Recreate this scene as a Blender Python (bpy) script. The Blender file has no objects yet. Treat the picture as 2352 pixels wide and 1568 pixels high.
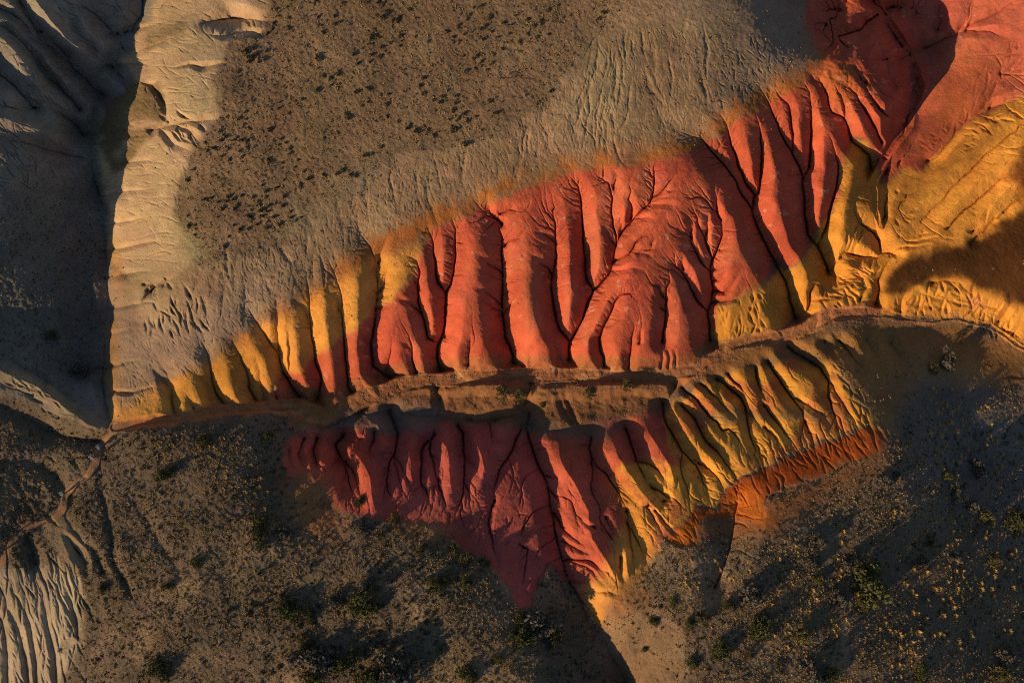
import bpy, bmesh, math, random
import numpy as np
from mathutils import Vector

# ------------------------------------------------------------------ camera, sky, sun, exposure
sc = bpy.context.scene
COL = sc.collection
PX = 0.06            # metres per plan unit (the photo is 2352 x 1568 plan units wide at height 0)
CU, CV, HC = 1176.0, 784.0, 1568.0
R = math.radians

cam = bpy.data.cameras.new('camera'); cam_o = bpy.data.objects.new('camera', cam); COL.objects.link(cam_o)
cam.sensor_width = 36; cam.lens = 24; cam.clip_end = 5000; cam.clip_start = 0.5
cam_o.location = (0, 0, HC*PX); cam_o.rotation_euler = (0, 0, 0)
sc.camera = cam_o

SUN_EL = 19.0
SUN_DX, SUN_DY = 0.83, 0.56        # plan direction the light travels (x right, y up)
w = bpy.data.worlds.new("World"); sc.world = w; w.use_nodes = True
nt = w.node_tree; bg = nt.nodes['Background']
sky = nt.nodes.new('ShaderNodeTexSky'); sky.sky_type = 'NISHITA'; sky.sun_disc = False
sky.sun_elevation = R(SUN_EL); sky.sun_rotation = math.atan2(-SUN_DX, -SUN_DY)
sky.altitude = 1500
nt.links.new(sky.outputs[0], bg.inputs[0]); bg.inputs[1].default_value = 0.085
sun = bpy.data.lights.new('sun', 'SUN'); sun_o = bpy.data.objects.new('sun', sun); COL.objects.link(sun_o)
sun.energy = 5.0; sun.angle = R(0.5); sun.color = (1.0, 0.72, 0.42)
ce = math.cos(R(SUN_EL)); ln = math.hypot(SUN_DX, SUN_DY)
sd = Vector((SUN_DX/ln*ce, SUN_DY/ln*ce, -math.sin(R(SUN_EL))))
sun_o.rotation_euler = sd.to_track_quat('-Z', 'Y').to_euler()
sun_o.location = (-60, -40, 60)
sc.view_settings.view_transform = 'Standard'; sc.view_settings.look = 'None'
sc.view_settings.exposure = 0.15; sc.view_settings.gamma = 1.0
sc.cycles.use_denoising = False; sc.cycles.pixel_filter_type = 'BLACKMAN_HARRIS'; sc.cycles.filter_width = 1.1
sc.cycles.max_bounces = 4; sc.cycles.diffuse_bounces = 2

# ------------------------------------------------------------------ numpy helpers
rng = np.random.default_rng(7)
random.seed(5)
STEP = 1.25

def smooth(x, a, b):
    t = np.clip((x-a)/(b-a), 0, 1); return t*t*(3-2*t)

def box1(a, r, axis):
    n = a.shape[axis]
    pad = [(0, 0), (0, 0)]; pad[axis] = (r+1, r)
    c = np.cumsum(np.pad(a, pad, mode='edge').astype(np.float64), axis=axis)
    if axis == 0: return ((c[2*r+1:] - c[:-2*r-1])/(2*r+1)).astype(np.float32)
    return ((c[:, 2*r+1:] - c[:, :-2*r-1])/(2*r+1)).astype(np.float32)
def blur(a, sig):                       # sig in grid cells, three box passes
    r = max(1, int(round(math.sqrt(sig*sig*4+1)/2)))
    for _ in range(3): a = box1(box1(a, r, 0), r, 1)
    return a
def blur1(a):
    p = np.pad(a, 1, mode='edge')
    b = (p[:-2]+2*p[1:-1]+p[2:])/4
    return ((b[:, :-2]+2*b[:, 1:-1]+b[:, 2:])/4).astype(np.float32)

def bil(g, x, y):                       # sample g[y, x] bilinearly
    h, w_ = g.shape
    x = np.clip(x, 0, w_-1.001); y = np.clip(y, 0, h-1.001)
    i = x.astype(np.int32); j = y.astype(np.int32); fx = x-i; fy = y-j
    return (g[j, i]*(1-fx)+g[j, i+1]*fx)*(1-fy)+(g[j+1, i]*(1-fx)+g[j+1, i+1]*fx)*fy

_nz = {}
def vnoise(U, V, scale, seed):
    if seed not in _nz: _nz[seed] = np.random.default_rng(1000+seed).random((256, 256)).astype(np.float32)
    g = _nz[seed]
    x = U/scale+37.2; y = V/scale+11.7
    i = np.floor(x).astype(np.int32); j = np.floor(y).astype(np.int32)
    fx = (x-i).astype(np.float32); fy = (y-j).astype(np.float32)
    fx = fx*fx*(3-2*fx); fy = fy*fy*(3-2*fy)
    i0 = i & 255; i1 = (i+1) & 255; j0 = j & 255; j1 = (j+1) & 255
    return (g[j0, i0]*(1-fx)+g[j0, i1]*fx)*(1-fy)+(g[j1, i0]*(1-fx)+g[j1, i1]*fx)*fy - 0.5
def fbm(U, V, scale, seed, octv=4, gain=0.5):
    s = 0; a = 1.0
    for k in range(octv):
        s = s + a*vnoise(U*(math.cos(k*0.7))+V*math.sin(k*0.7), V*math.cos(k*0.7)-U*math.sin(k*0.7), scale/2**k, seed*10+k); a *= gain
    return s

# ------------------------------------------------------------------ plan grid
U0, U1, V0, V1 = -75.0, 2427.0, -75.0, 1643.0
nu = int(round((U1-U0)/STEP))+1; nv = int(round((V1-V0)/STEP))+1
ui = np.linspace(U0, U1, nu); vi = np.linspace(V0, V1, nv)
UU, VV = np.meshgrid(ui.astype(np.float32), vi.astype(np.float32))

def T(i, j, *pts): return [(588*i+x/4.0, 392*j+y/4.0) for x, y in pts]

# base (rib crest) surface: plan u, v, height
CP = [
 # plateau
 (420,150,18),(425,400,10),(435,560,4),(600,100,27),(600,300,24),(600,500,10),(800,50,30),(800,250,30),(800,400,16),
 (1000,50,33),(1000,250,30),(1000,400,8),(1200,50,37),(1200,200,33),(1200,350,12),(1400,50,41),(1400,200,32),(1400,320,13),
 (1600,60,36),(1600,200,24),(1600,290,8),(1750,120,10),(1720,200,6),(1700,-20,22),(1800,30,-22),(1850,110,-22),(1900,-10,-70),(1780,-60,-20),
 (600,-60,28),(1000,-60,35),(1400,-60,45),(340,-60,-12),
 # top edge of the ribs
 (700,650,-6),(860,550,-5),(1000,490,-3),(1180,420,0),(1340,370,5),(1500,345,6),(1600,330,5),(1700,260,4),(1880,150,-10),
 (520,770,-15),(600,720,-8),
 # ribs
 (690,860,-72),(800,860,-72),(760,760,-38),(920,820,-88),(920,700,-50),(1060,820,-92),(1000,670,-48),(1140,810,-95),(1090,620,-38),
 (1250,810,-95),(1230,640,-48),(1350,800,-85),(1480,800,-95),(1560,760,-95),(1640,690,-90),(1600,420,2),(1500,520,-8),(1440,640,-28),(1410,740,-62),(1330,560,-45),
 (1540,620,-45),(1600,560,-45),(1700,600,-70),(1650,450,-22),(1740,420,-38),(1800,500,-70),(1850,560,-98),(1850,650,-125),(1850,300,-38),(1950,330,-78),(1995,250,-14),(2032,290,-42),(2048,240,-42),(2090,330,-170),(2120,255,-160),
 (1940,420,-105),(1970,470,-120),(2025,180,-34),(1965,125,-20),(1940,60,-62),(2000,20,-88),(1900,60,-76),(1920,20,-92),(1720,680,-108),(1780,720,-128),
 # floor
 (280,972,-36),(450,945,-58),(600,925,-82),(690,930,-98),(760,955,-112),(900,880,-124),(1050,862,-132),(1300,860,-140),(1500,858,-142),(1650,800,-142),(1820,745,-152),
 (1880,660,-150),(1960,585,-148),(2010,470,-150),(2040,360,-160),(2090,250,-160),(2115,120,-158),(2070,20,-140),(2000,715,-162),(2130,733,-172),(2200,730,-176),(2300,760,-185),(2360,800,-192),(2500,860,-205),
 # right side
 (2185,60,-124),(2352,60,-62),(2150,200,-140),(2352,180,-68),(2130,320,-152),(2300,260,-62),(2110,400,-148),(2220,420,-92),(2352,330,-45),(2352,450,-68),(2250,530,-105),(2100,520,-135),
 (2080,620,-128),(2200,610,-110),(2352,600,-85),(2300,690,-140),(2160,690,-150),(2050,690,-150),(1980,650,-140),(1920,690,-148),(2500,100,20),(2500,400,-30),(2500,650,-70),
 # pale slope
 (300,30,-30),(330,90,-34),(300,250,-40),(255,330,-66),(320,330,-34),(255,470,-70),(330,480,-24),(265,620,-66),(340,620,-24),(260,760,-62),(340,760,-28),(255,880,-56),(330,880,-40),(265,950,-42),(420,720,-6),(430,830,-22),(400,900,-42),(500,880,-56),
 # left slope and canyon
 (240,225,-84),(212,300,-88),(232,450,-92),(243,600,-92),(243,750,-88),(236,880,-70),(252,985,-42),
 (180,100,-16),(100,150,4),(0,60,48),(0,220,52),(150,20,14),(250,60,-28),(285,150,-60),(190,250,-50),(90,300,18),(0,420,50),(150,400,-40),(70,480,6),(150,560,-55),(0,600,22),(80,620,-22),(150,700,-68),(20,760,-30),(90,800,-50),(60,870,-26),(0,850,-6),(150,945,-30),(205,985,-40),
 (110,1010,-52),(0,960,-18),(50,1050,-34),(200,1080,-24),(140,1165,-18),(0,1278,-6),(60,1190,-24),
 (-150,100,66),(-150,400,78),(-150,640,55),(-200,850,20),(-200,1100,-5),(-200,1300,0),(-400,300,60),(-400,800,40),
 # lower left
 (260,1100,-22),(180,1240,-10),(70,1300,-6),(100,1400,-30),(50,1500,-52),(170,1480,-34),(0,1560,-72),(300,1300,-14),(250,1500,-26),(-150,1560,-100),
 (330,1000,-26),(450,985,-36),(580,965,-52),(650,995,-72),(400,1100,-20),(500,1200,-18),(600,1100,-38),(400,1400,-10),(600,1400,-6),(800,1400,-2),(800,1550,4),(1000,1500,4),(600,1550,-2),(400,1600,-6),
 (620,1250,-12),(900,1300,-8),
 # southern ribs
 (700,1000,-98),(800,990,-112),(950,975,-120),(1100,970,-126),(1200,965,-135),(1300,955,-138),(1400,945,-138),(1500,935,-140),
 (680,1080,-66),(780,1165,-44),(880,1180,-40),(1000,1200,-42),(1060,1250,-40),(1130,1290,-38),(1200,1380,-22),(950,1080,-70),(800,1080,-68),(1100,1090,-72),(1175,1150,-58),(1215,1260,-56),
 (1300,1040,-100),(1350,1150,-72),(1380,1250,-40),(1390,1340,-14),(1400,1388,-10),(1480,1250,-28),(1480,1130,-64),(1560,1210,-22),(1400,1030,-100),(1480,1020,-100),(1560,970,-118),(1630,1150,-40),
 (1600,900,-130),(1700,860,-132),(1800,820,-132),(1900,780,-138),(1690,1110,-40),(1800,1050,-48),(1900,1015,-54),(2000,975,-62),(2030,1010,-52),(1740,980,-88),(1850,920,-92),(1930,900,-82),(1960,840,-98),
 (1160,1450,6),(1100,1380,0),(1330,1400,-62),(1420,1560,-62),(1290,1480,-28),(1240,1560,0),(1480,1450,-20),(1560,1500,2),(1500,1380,-8),
 # southern plain, falling to the north-east
 (1600,1350,4),(1700,1250,-8),(1800,1250,-12),(1800,1160,-22),(1900,1150,-40),(2000,1200,-45),(2100,1100,-78),(2100,900,-118),(2200,1000,-138),(2200,850,-155),(2300,900,-178),(2352,1100,-178),(2300,1300,-128),(2200,1200,-102),(2100,1350,-55),(2000,1450,-18),(1800,1450,8),(2200,1500,-55),(2352,1500,-112),(1900,1570,8),(2500,1200,-215),(2100,1640,-20),(2500,1600,-150),(1500,1640,20),(1000,1660,15),
]
CP = np.array(CP, np.float64)
def tps_fit(P, z, lam=20.0):
    n = len(P); d2 = ((P[:, None]-P[None])**2).sum(-1)/1e4
    K = np.where(d2 > 0, 0.5*d2*np.log(d2+1e-12), 0)+np.eye(n)*lam*1e-4
    Q = np.c_[np.ones(n), P/100]
    A = np.block([[K, Q], [Q.T, np.zeros((3, 3))]])
    return np.linalg.solve(A, np.r_[z, 0, 0, 0])
def tps_eval(P, wts, X, Y):
    out = wts[-3]+wts[-2]*X/100+wts[-1]*Y/100
    for k in range(len(P)):
        d2 = ((X-P[k, 0])**2+(Y-P[k, 1])**2)/1e4
        out = out+wts[k]*0.5*d2*np.log(d2+1e-12)
    return out
WT = tps_fit(CP[:, :2], CP[:, 2])
CS = 9.0
cu = np.arange(U0-CS, U1+2*CS, CS); cv = np.arange(V0-CS, V1+2*CS, CS)
cU, cV = np.meshgrid(cu, cv)
cZ = tps_eval(CP[:, :2], WT, cU, cV).astype(np.float32)
def base_at(U, V): return bil(cZ, (U-cu[0])/CS, (V-cv[0])/CS)
Z = blur(base_at(UU, VV), 4)

# domain warp so that traced lines come out irregular
wu = 5.0*fbm(UU, VV, 34, 1, 3); wv = 5.0*fbm(UU, VV, 34, 2, 3)
Uw = UU+wu; Vw = VV+wv

def seg_iter(field_fn, pts, pad):
    for k in range(len(pts)-1):
        (x0, y0), (x1, y1) = pts[k][:2], pts[k+1][:2]
        pa = pad
        i0 = max(0, int((min(x0, x1)-pa-U0)/STEP)); i1 = min(nu, int((max(x0, x1)+pa-U0)/STEP)+2)
        j0 = max(0, int((min(y0, y1)-pa-V0)/STEP)); j1 = min(nv, int((max(y0, y1)+pa-V0)/STEP)+2)
        if i1 <= i0 or j1 <= j0: continue
        sl = (slice(j0, j1), slice(i0, i1))
        X = Uw[sl]-x0; Y = Vw[sl]-y0; dx = x1-x0; dy = y1-y0
        L2 = dx*dx+dy*dy+1e-6
        t = np.clip((X*dx+Y*dy)/L2, 0, 1)
        d = np.hypot(X-t*dx, Y-t*dy)
        field_fn(sl, k, t, d)

MAIN = []
CARVE = np.zeros_like(Z); CARVE2 = np.zeros_like(Z); CRACK = np.zeros_like(Z); TNEAR = np.ones_like(Z)*9
def gully(pts, d0, d1, w0, w1=None, p=1.25, fld=None):
    if w1 is None: w1 = w0
    if d1 >= 19 and w0 >= 22 and len(pts) > 2 and pts[0][0] > 300 and not (pts[0][0] > 1990 and pts[0][1] < 400): MAIN.append((pts, d1, w0))
    main = d1 >= 17
    if fld is None: fld = CARVE if main else CARVE2
    if main:
        d0, d1 = d0*1.12, d1*1.15
        if 600 < pts[0][0] < 2080 and pts[0][1] < 820: w0, w1, d1 = w0*1.24, w1*1.24, d1*1.08
        if pts[0][0] > 1440 and pts[0][1] > 880: d1 *= 0.82
    L = [0]
    for k in range(len(pts)-1): L.append(L[-1]+math.dist(pts[k], pts[k+1]))
    tot = L[-1]
    def f(sl, k, t, d):
        s = (L[k]+t*(L[k+1]-L[k]))/tot
        s2 = np.minimum(1, s*1.35)
        D = d0+(d1-d0)*s2; W = w0+(w1-w0)*s
        tt = np.clip(d/W, 0, 1)
        c = D*(1-tt)**p
        fld[sl] = np.maximum(fld[sl], c)
        if main: TNEAR[sl] = np.minimum(TNEAR[sl], d)
    seg_iter(f, pts, max(w0, w1)+8)

def gt(pts, dm, w0, p=1.2, fld=None):             # shallow at both ends
    n = len(pts); q = []
    for k in range(n-1):
        for m in range(3): q.append((pts[k][0]+(pts[k+1][0]-pts[k][0])*m/3, pts[k][1]+(pts[k+1][1]-pts[k][1])*m/3))
    q.append(pts[-1]); h = len(q)//2
    gully(q[:h+1], 0.15*dm, dm, w0*.45, w0, p, fld); gully(q[h:][::-1], 0.15*dm, dm, w0*.45, w0, p, fld)
def pin(P, u, v):
    n = len(P); c = False
    for k in range(n):
        x0, y0 = P[k]; x1, y1 = P[(k+1) % n]
        if (y0 > v) != (y1 > v) and u < (x1-x0)*(v-y0)/(y1-y0)+x0: c = not c
    return c
def scratch(poly, n, ang, jit, L, d, wd, seed, fld=None):
    r_ = random.Random(seed); us = [q[0] for q in poly]; vs = [q[1] for q in poly]; k = 0
    while k < n:
        u = r_.uniform(min(us), max(us)); v = r_.uniform(min(vs), max(vs))
        if not pin(poly, u, v): continue
        k += 1
        a = R(ang+r_.gauss(0, jit)); ln_ = r_.uniform(*L); pts = [(u-math.cos(a)*ln_/2, v-math.sin(a)*ln_/2)]
        for m in range(4):
            a += r_.gauss(0, .16); pts.append((pts[-1][0]+math.cos(a)*ln_/4, pts[-1][1]+math.sin(a)*ln_/4))
        gt(pts, r_.uniform(*d), r_.uniform(*wd), 1.2, fld)
RIDGE = np.zeros_like(Z)
def ridge(pts, hgt, wd):
    L = [0]
    for k in range(len(pts)-1): L.append(L[-1]+math.dist(pts[k], pts[k+1]))
    def f(sl, k, t, d):
        q = (L[k]+t*(L[k+1]-L[k]))/L[-1]; e = np.clip(np.minimum(q, 1-q)*6, 0, 1)
        RIDGE[sl] = np.maximum(RIDGE[sl], hgt*(0.25+0.75*e)*np.clip(1-d/wd, 0, 1)**1.1)
    seg_iter(f, pts, wd+8)
G = gully
ridge([(60,-30),(88,12),(112,40),(150,85),(205,135)], 27, 30)
ridge([(-30,62),(10,92),(45,135),(112,200)], 27, 28)
ridge([(95,125),(128,168),(162,204)], 17, 18)
ridge([(-30,35),(20,48),(52,72)], 20, 20)
ridge([(10,5),(40,22),(75,60),(95,90)], 13, 16)
ridge([(175,35),(215,90),(250,130)], 12, 20)
ridge([(60,215),(110,255),(150,285)], 12, 20)
ridge([(-10,268),(60,285),(130,320),(170,345)], 12, 22)
ridge([(225,158),(262,182),(298,212)], 14, 18)
ridge([(-20,842),(60,876),(140,930),(236,990)], 12, 24)
A_, B_, C_, D_, E_, F_, G_, S_ = (1,1),(2,1),(3,1),(1,2),(2,2),(3,2),(3,0),(2,3)
# ---- upper ribs, left to right
G(T(0,2,(1400,150),(1470,200),(1530,300),(1560,420),(1590,540),(1605,660)), 3,17,28)
G(T(0,2,(1390,230),(1460,330),(1550,410)), 2,9,16)
G(T(0,2,(1860,0),(1920,150),(1950,300),(1960,390),(2000,480),(2050,560),(2110,620)), 5,28,34)
G(T(0,2,(1760,250),(1850,350),(1890,430),(1930,520),(1950,660)), 3,16,24)
G(T(0,2,(1690,460),(1740,560),(1800,660)), 2,9,16)
G(T(0,2,(2140,-20),(2200,120),(2250,250),(2280,330),(2290,420),(2340,530)), 5,26,36)
G(T(1,2,(0,150),(40,260),(45,400),(60,440),(80,530)), 3,12,14)
G(T(1,2,(175,400),(170,470),(215,580)), 2,10,12)
G(T(1,2,(240,470),(255,520),(300,580)), 2,9,10)
G(T(1,1,(-90,1250),(0,1400),(60,1480),(110,1568))+T(1,2,(150,50),(205,110),(225,200),(260,290),(320,380),(380,480),(415,560)), 4,32,34)
G(T(1,1,(280,1430),(300,1540))+T(1,2,(312,60),(305,180),(300,330),(320,390)), 3,18,16)
G(T(1,1,(175,1180),(195,1350),(205,1500))+T(1,2,(212,60),(215,110)), 3,16,18)
G(T(1,1,(360,1180),(440,1290),(490,1400)), 2,9,14)
G(T(1,1,(470,940),(490,1180),(490,1330),(505,1450),(520,1568))+T(1,2,(525,0),(545,120),(570,250),(590,350),(580,440),(560,540)), 4,31,34)
G(T(1,1,(660,1100),(720,1180),(780,1290)), 2,10,16)
G(T(1,1,(670,840),(740,1000),(780,1100),(790,1250),(800,1400),(810,1568))+T(1,2,(805,0),(815,100),(830,230),(835,330),(850,420),(900,510),(945,585)), 4,32,36)
G(T(1,1,(900,500),(960,590),(1050,720),(1110,870),(1120,1000),(1110,1130),(1100,1290),(1090,1400),(1070,1520))+T(1,2,(1065,0),(1065,100),(1075,230),(1150,290),(1260,340)), 4,38,38)
G(T(1,1,(1200,600),(1150,760),(1125,870)), 2,13,18)
G(T(1,1,(1210,900),(1200,1020),(1150,1090),(1115,1110)), 2,12,14)
G(T(1,1,(1240,1120),(1190,1150),(1110,1180)), 2,9,9)
G(T(1,1,(1220,1250),(1110,1260)), 2,8,8)
G(T(1,1,(1390,780),(1470,830),(1500,930),(1495,1080),(1500,1200),(1530,1320),(1560,1460),(1575,1530),(1640,1570),(1700,1568)), 4,30,28)
G(T(1,1,(1430,960),(1495,1070)), 2,9,12)
G(T(1,1,(1320,1160),(1420,1230),(1510,1290)), 2,10,12)
G(T(1,1,(1570,520),(1620,640),(1640,800),(1655,950),(1680,1020),(1730,1100),(1750,1120)), 5,24,26)
G(T(1,1,(1800,440),(1830,550),(1835,650),(1830,850),(1825,950),(1790,1040),(1750,1120),(1740,1250),(1730,1380),(1715,1500),(1690,1560))+T(1,2,(1670,60),(1665,130),(1690,220),(1715,290)), 5,42,36)
G(T(1,1,(2020,290),(2120,400),(2220,490),(2255,600),(2265,750),(2262,850),(2260,1000),(2265,1200),(2270,1350),(2290,1520))+T(2,2,(-20,20),(5,110),(14,205)), 8,50,46)
G(T(1,1,(2120,260),(2160,390),(2250,480)), 2,14,18)
G(T(1,1,(2030,1060),(2140,1150),(2260,1230)), 2,10,12)
G(T(1,1,(2040,760),(2150,880),(2260,950)), 2,10,14)
G(T(1,1,(2060,1200),(2160,1260),(2265,1300)), 2,8,9)
G(T(1,1,(1880,1290),(1830,1400),(1740,1530)), 2,10,11)
G(T(1,2,(1270,-60),(1250,60),(1225,160),(1210,260)), 2,16,20)
G(T(1,2,(1400,-30),(1430,60),(1445,180),(1470,310)), 3,20,22)
G(T(1,2,(1985,-60),(1970,60),(1950,150),(1955,210)), 3,18,20)
G(T(1,2,(1810,150),(1805,300)), 2,8,9)
G(T(1,2,(950,340),(985,420),(1020,500)), 2,9,10)
G(T(1,2,(1040,260),(1060,330),(1120,330)), 2,9,12)
G(T(2,1,(340,360),(390,430),(405,500),(405,620),(410,780),(385,920),(365,990),(370,1150),(390,1280),(430,1430),(500,1530),(545,1580)), 4,46,40)
G(T(2,1,(180,760),(240,850),(320,900),(365,970)), 2,16,20)
G(T(2,1,(260,560),(330,600),(400,650)), 2,8,14)
G(T(2,1,(150,290),(80,330),(-30,360),(-100,390)), 2,10,14)
G(T(2,1,(130,550),(60,620),(-60,680)), 2,8,10)
G(T(2,1,(70,1050),(40,1180),(-60,1300),(-120,1330)), 2,10,11)
G(T(2,1,(540,60),(610,150),(640,300),(640,500),(660,700),(675,900),(690,1020),(745,1105)), 6,42,36)
G(T(2,1,(810,60),(890,120),(920,250),(915,400),(930,500),(962,600),(955,700),(935,830),(890,940),(820,1030),(745,1105),(700,1210),(660,1340),(600,1450),(550,1540))+T(2,2,(530,0),(515,160)), 7,48,38)
G(T(2,1,(770,500),(720,640),(700,760),(680,850)), 2,13,15)
G(T(2,1,(840,520),(890,620),(945,680)), 2,8,12)
G(T(2,1,(1310,0),(1295,180),(1260,300),(1180,390),(1110,470),(1050,530),(990,600),(955,690)), 5,25,28)
G(T(2,1,(1110,180),(1080,260),(1110,350),(1105,440)), 3,15,18)
G(T(2,1,(1000,430),(1000,570)), 2,8,12)
G(T(2,1,(940,0),(980,60),(930,160)), 2,8,12)
G(T(2,1,(1560,0),(1450,110),(1390,190),(1290,280)), 2,10,14)
G(T(2,1,(1510,180),(1400,190)), 1,5,7)
G(T(2,1,(1490,230),(1370,250),(1280,290)), 1,6,9)
G(T(2,1,(1500,325),(1400,305),(1290,305),(1240,330)), 2,9,14)
G(T(2,1,(1310,440),(1180,435),(1100,470)), 1,7,10)
G(T(2,1,(1410,470),(1280,560),(1200,610),(1140,660),(1120,720),(1090,770),(1000,810),(930,835)), 2,16,18)
G(T(2,1,(1390,590),(1300,640),(1280,710),(1100,770)), 1,6,9)
G(T(2,1,(1300,785),(1180,760),(1090,775)), 1,7,10)
G(T(2,1,(1200,915),(1100,895),(910,915)), 2,10,14)
G(T(2,1,(1190,1040),(1110,1120),(1010,1140),(940,1220),(890,1320),(830,1440),(800,1530))+T(2,2,(800,0),(810,80),(840,150),(850,230)), 2,32,26)
G(T(2,1,(1000,1360),(870,1430)), 1,5,8)
scratch([(1360,660),(1390,655),(1350,740),(1330,760)], 14, 165, 12, (10, 28), (3, 6), (4, 6), 19)
G(T(2,1,(1690,200),(1790,290),(1850,380),(1890,440),(1930,500),(1930,620),(1890,740),(1840,830),(1820,910),(1840,1000),(1850,1080),(1840,1200),(1800,1265),(1795,1330),(1812,1420),(1812,1560)), 4,38,38)
G(T(2,1,(1830,80),(1865,200),(1880,300),(1900,440)), 2,14,18)
G(T(2,1,(1900,100),(1880,250)), 1,7,9)
G(T(2,1,(1650,320),(1700,430),(1720,520),(1770,600),(1810,720),(1840,830)), 3,24,26)
G(T(2,1,(1700,340),(1790,430),(1800,520),(1780,600)), 2,14,14)
G(T(2,1,(1510,520),(1600,590),(1650,680),(1700,790),(1760,870),(1820,930)), 3,23,26)
G(T(2,1,(1590,400),(1640,510),(1640,610)), 2,12,14)
G(T(2,1,(1520,690),(1600,730),(1690,760)), 1,7,10)
G(T(2,1,(1430,780),(1490,860),(1560,920),(1600,1000),(1650,1100),(1700,1200),(1785,1265)), 3,30,30)
G(T(2,1,(1560,770),(1570,890)), 2,9,11)
G(T(2,1,(1480,920),(1540,980),(1610,1010)), 1,6,9)
G(T(2,1,(2080,950),(2020,1040),(1950,1110),(1860,1100)), 2,13,11)
G(T(2,1,(2120,1090),(2070,1160),(1950,1200),(1860,1205)), 2,13,11)
G(T(2,1,(1960,860),(1890,900),(1850,910)), 1,8,8)
G(T(2,1,(1980,930),(1890,1000),(1850,1010)), 1,8,8)
G(T(2,1,(2000,710),(1920,730)), 1,6,8)
G(T(2,1,(1430,900),(1450,1010),(1420,1060),(1415,1200),(1410,1330),(1405,1450),(1385,1560)), 2,26,28)
G(T(2,1,(1330,1030),(1350,1110),(1410,1170)), 2,12,14)
G(T(2,1,(1300,1160),(1340,1240),(1410,1290)), 1,8,11)
G(T(2,1,(1130,1400),(1100,1520))+T(2,2,(1085,60),(1080,150),(1072,250)), 3,20,18)
G(T(2,1,(1190,1440),(1170,1568)), 1,8,9)
G(T(2,2,(940,110),(905,200),(900,280)), 2,11,12)
G(T(2,2,(990,220),(975,250)), 2,7,7)
G(T(2,2,(330,0),(400,80),(420,170)), 2,14,16)
G(T(2,2,(100,170),(110,260)), 2,9,10)
G(T(2,2,(170,120),(170,220)), 2,7,8)
for x in (1370,1440,1500): G(T(2,2,(x,80),(x+10,150),(x,240)), 2,9,7)
G([(1560,300),(1612,318),(1648,363),(1674,392)]+T(2,1,(2060,100),(2110,220),(2190,340),(2220,430),(2260,540),(2330,660))+T(3,1,(10,740),(60,830),(110,910),(160,1000),(182,1110),(200,1210),(250,1345)), 8,56,48)
G([(1655,265),(1671,300),(1678,333),(1695,373),(1711,420),(1731,447),(1726,480)], 4,40,32)
G([(1736,262),(1745,300),(1750,350),(1748,400),(1741,443),(1731,450)], 4,34,28)
G([(1748,205),(1765,232),(1781,277),(1801,320),(1818,350),(1835,383),(1845,407)]+T(3,1,(318,60),(318,180),(335,400),(365,590),(450,670),(490,760),(540,880),(552,930)), 8,58,46)
G([(1780,200),(1788,213),(1808,240),(1816,267),(1820,300),(1821,350)], 4,22,22)
G([(1850,190),(1861,213),(1862,253),(1863,300),(1861,350),(1858,383),(1845,410)], 4,38,30)
G([(1905,310),(1915,333),(1925,383),(1921,430)]+T(3,1,(585,290),(555,440),(510,560),(460,665)), 4,40,32)
G(T(3,0,(430,700),(560,940),(590,1040),(690,1090),(715,1130),(760,1280),(850,1360),(930,1430),(955,1560)), 6,46,36)
G(T(3,0,(620,790),(680,880),(705,1000),(716,1130)), 3,26,22)
G(T(3,0,(720,760),(800,880),(860,970),(930,1080),(1000,1200),(1050,1300)), 5,42,30)
G(T(3,0,(860,690),(890,800),(950,890),(1020,1000),(1120,1080)), 3,28,24)
G(T(3,0,(940,720),(1040,860),(1150,930)), 3,20,18)
G(T(3,0,(400,700),(490,770),(540,860),(560,940)), 3,14,16)
G(T(3,0,(780,610),(830,690),(880,760)), 2,10,12)
G(T(3,0,(1070,850),(1110,880),(1150,940)), 2,12,12)
G(T(3,0,(400,250),(590,400),(620,340),(740,310),(860,275),(900,200),(1000,130),(1150,60)), 10,34,32)
G(T(3,0,(700,520),(730,440),(640,350)), 3,20,20)
G(T(3,0,(500,520),(560,450),(590,400)), 3,14,16)
G(T(3,0,(900,560),(1060,560)), 2,12,12)
G(T(3,0,(950,330),(1030,440),(1070,560),(1110,680),(1160,800)), 10,22,24)
# upper right
G(T(3,0,(1900,0),(1870,120),(1820,240),(1740,320),(1640,350),(1500,420),(1350,480),(1200,560)), 5,20,34)
G(T(3,0,(2300,0),(2130,120),(1960,180),(1820,250)), 3,14,24)
G(T(3,0,(2190,340),(2050,290),(1830,275)), 2,12,20)
G(T(3,0,(1640,0),(1590,60),(1600,170),(1570,260)), 3,14,20)
G(T(3,0,(2352,560),(2240,700),(2110,770),(2060,880),(2010,1000),(1900,1080),(1760,1180),(1660,1330),(1560,1430),(1480,1480)), 5,18,30)
G(T(3,0,(2352,900),(2200,950),(2040,1000)), 3,15,24)
scratch([(2190,330),(2260,270),(2352,230),(2352,262),(2280,300),(2210,360)], 30, 12, 10, (15, 45), (2, 6), (4, 8), 20)
scratch([(2110,330),(2200,260),(2230,275),(2130,360)], 14, 15, 14, (10, 30), (1.5, 4), (4, 7), 21)
G(T(3,1,(2352,200),(2200,320),(2100,420),(2000,540),(1900,620)), 3,12,26)
G(T(3,1,(2040,330),(2000,480),(1880,560)), 2,10,16)
for x,y in ((1900,100),(1900,220),(1560,640),(1500,690)): G(T(3,1,(x,y),(x-150,y+5),(x-280,y+10)), 1,5,9)
G(T(3,1,(1090,190),(1080,300),(1080,420),(1030,500)), 3,18,16)
G(T(3,1,(800,150),(790,350),(830,480),(960,560),(1020,640),(1035,720)), 6,22,30)
scratch([(1945,510),(1970,500),(1975,570),(1940,580)], 12, 95, 10, (25, 60), (3, 8), (5, 8), 17)
G(T(3,1,(1180,760),(1120,830),(1060,900),(1010,1010),(1030,1090),(990,1240)), 8,26,20)
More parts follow.
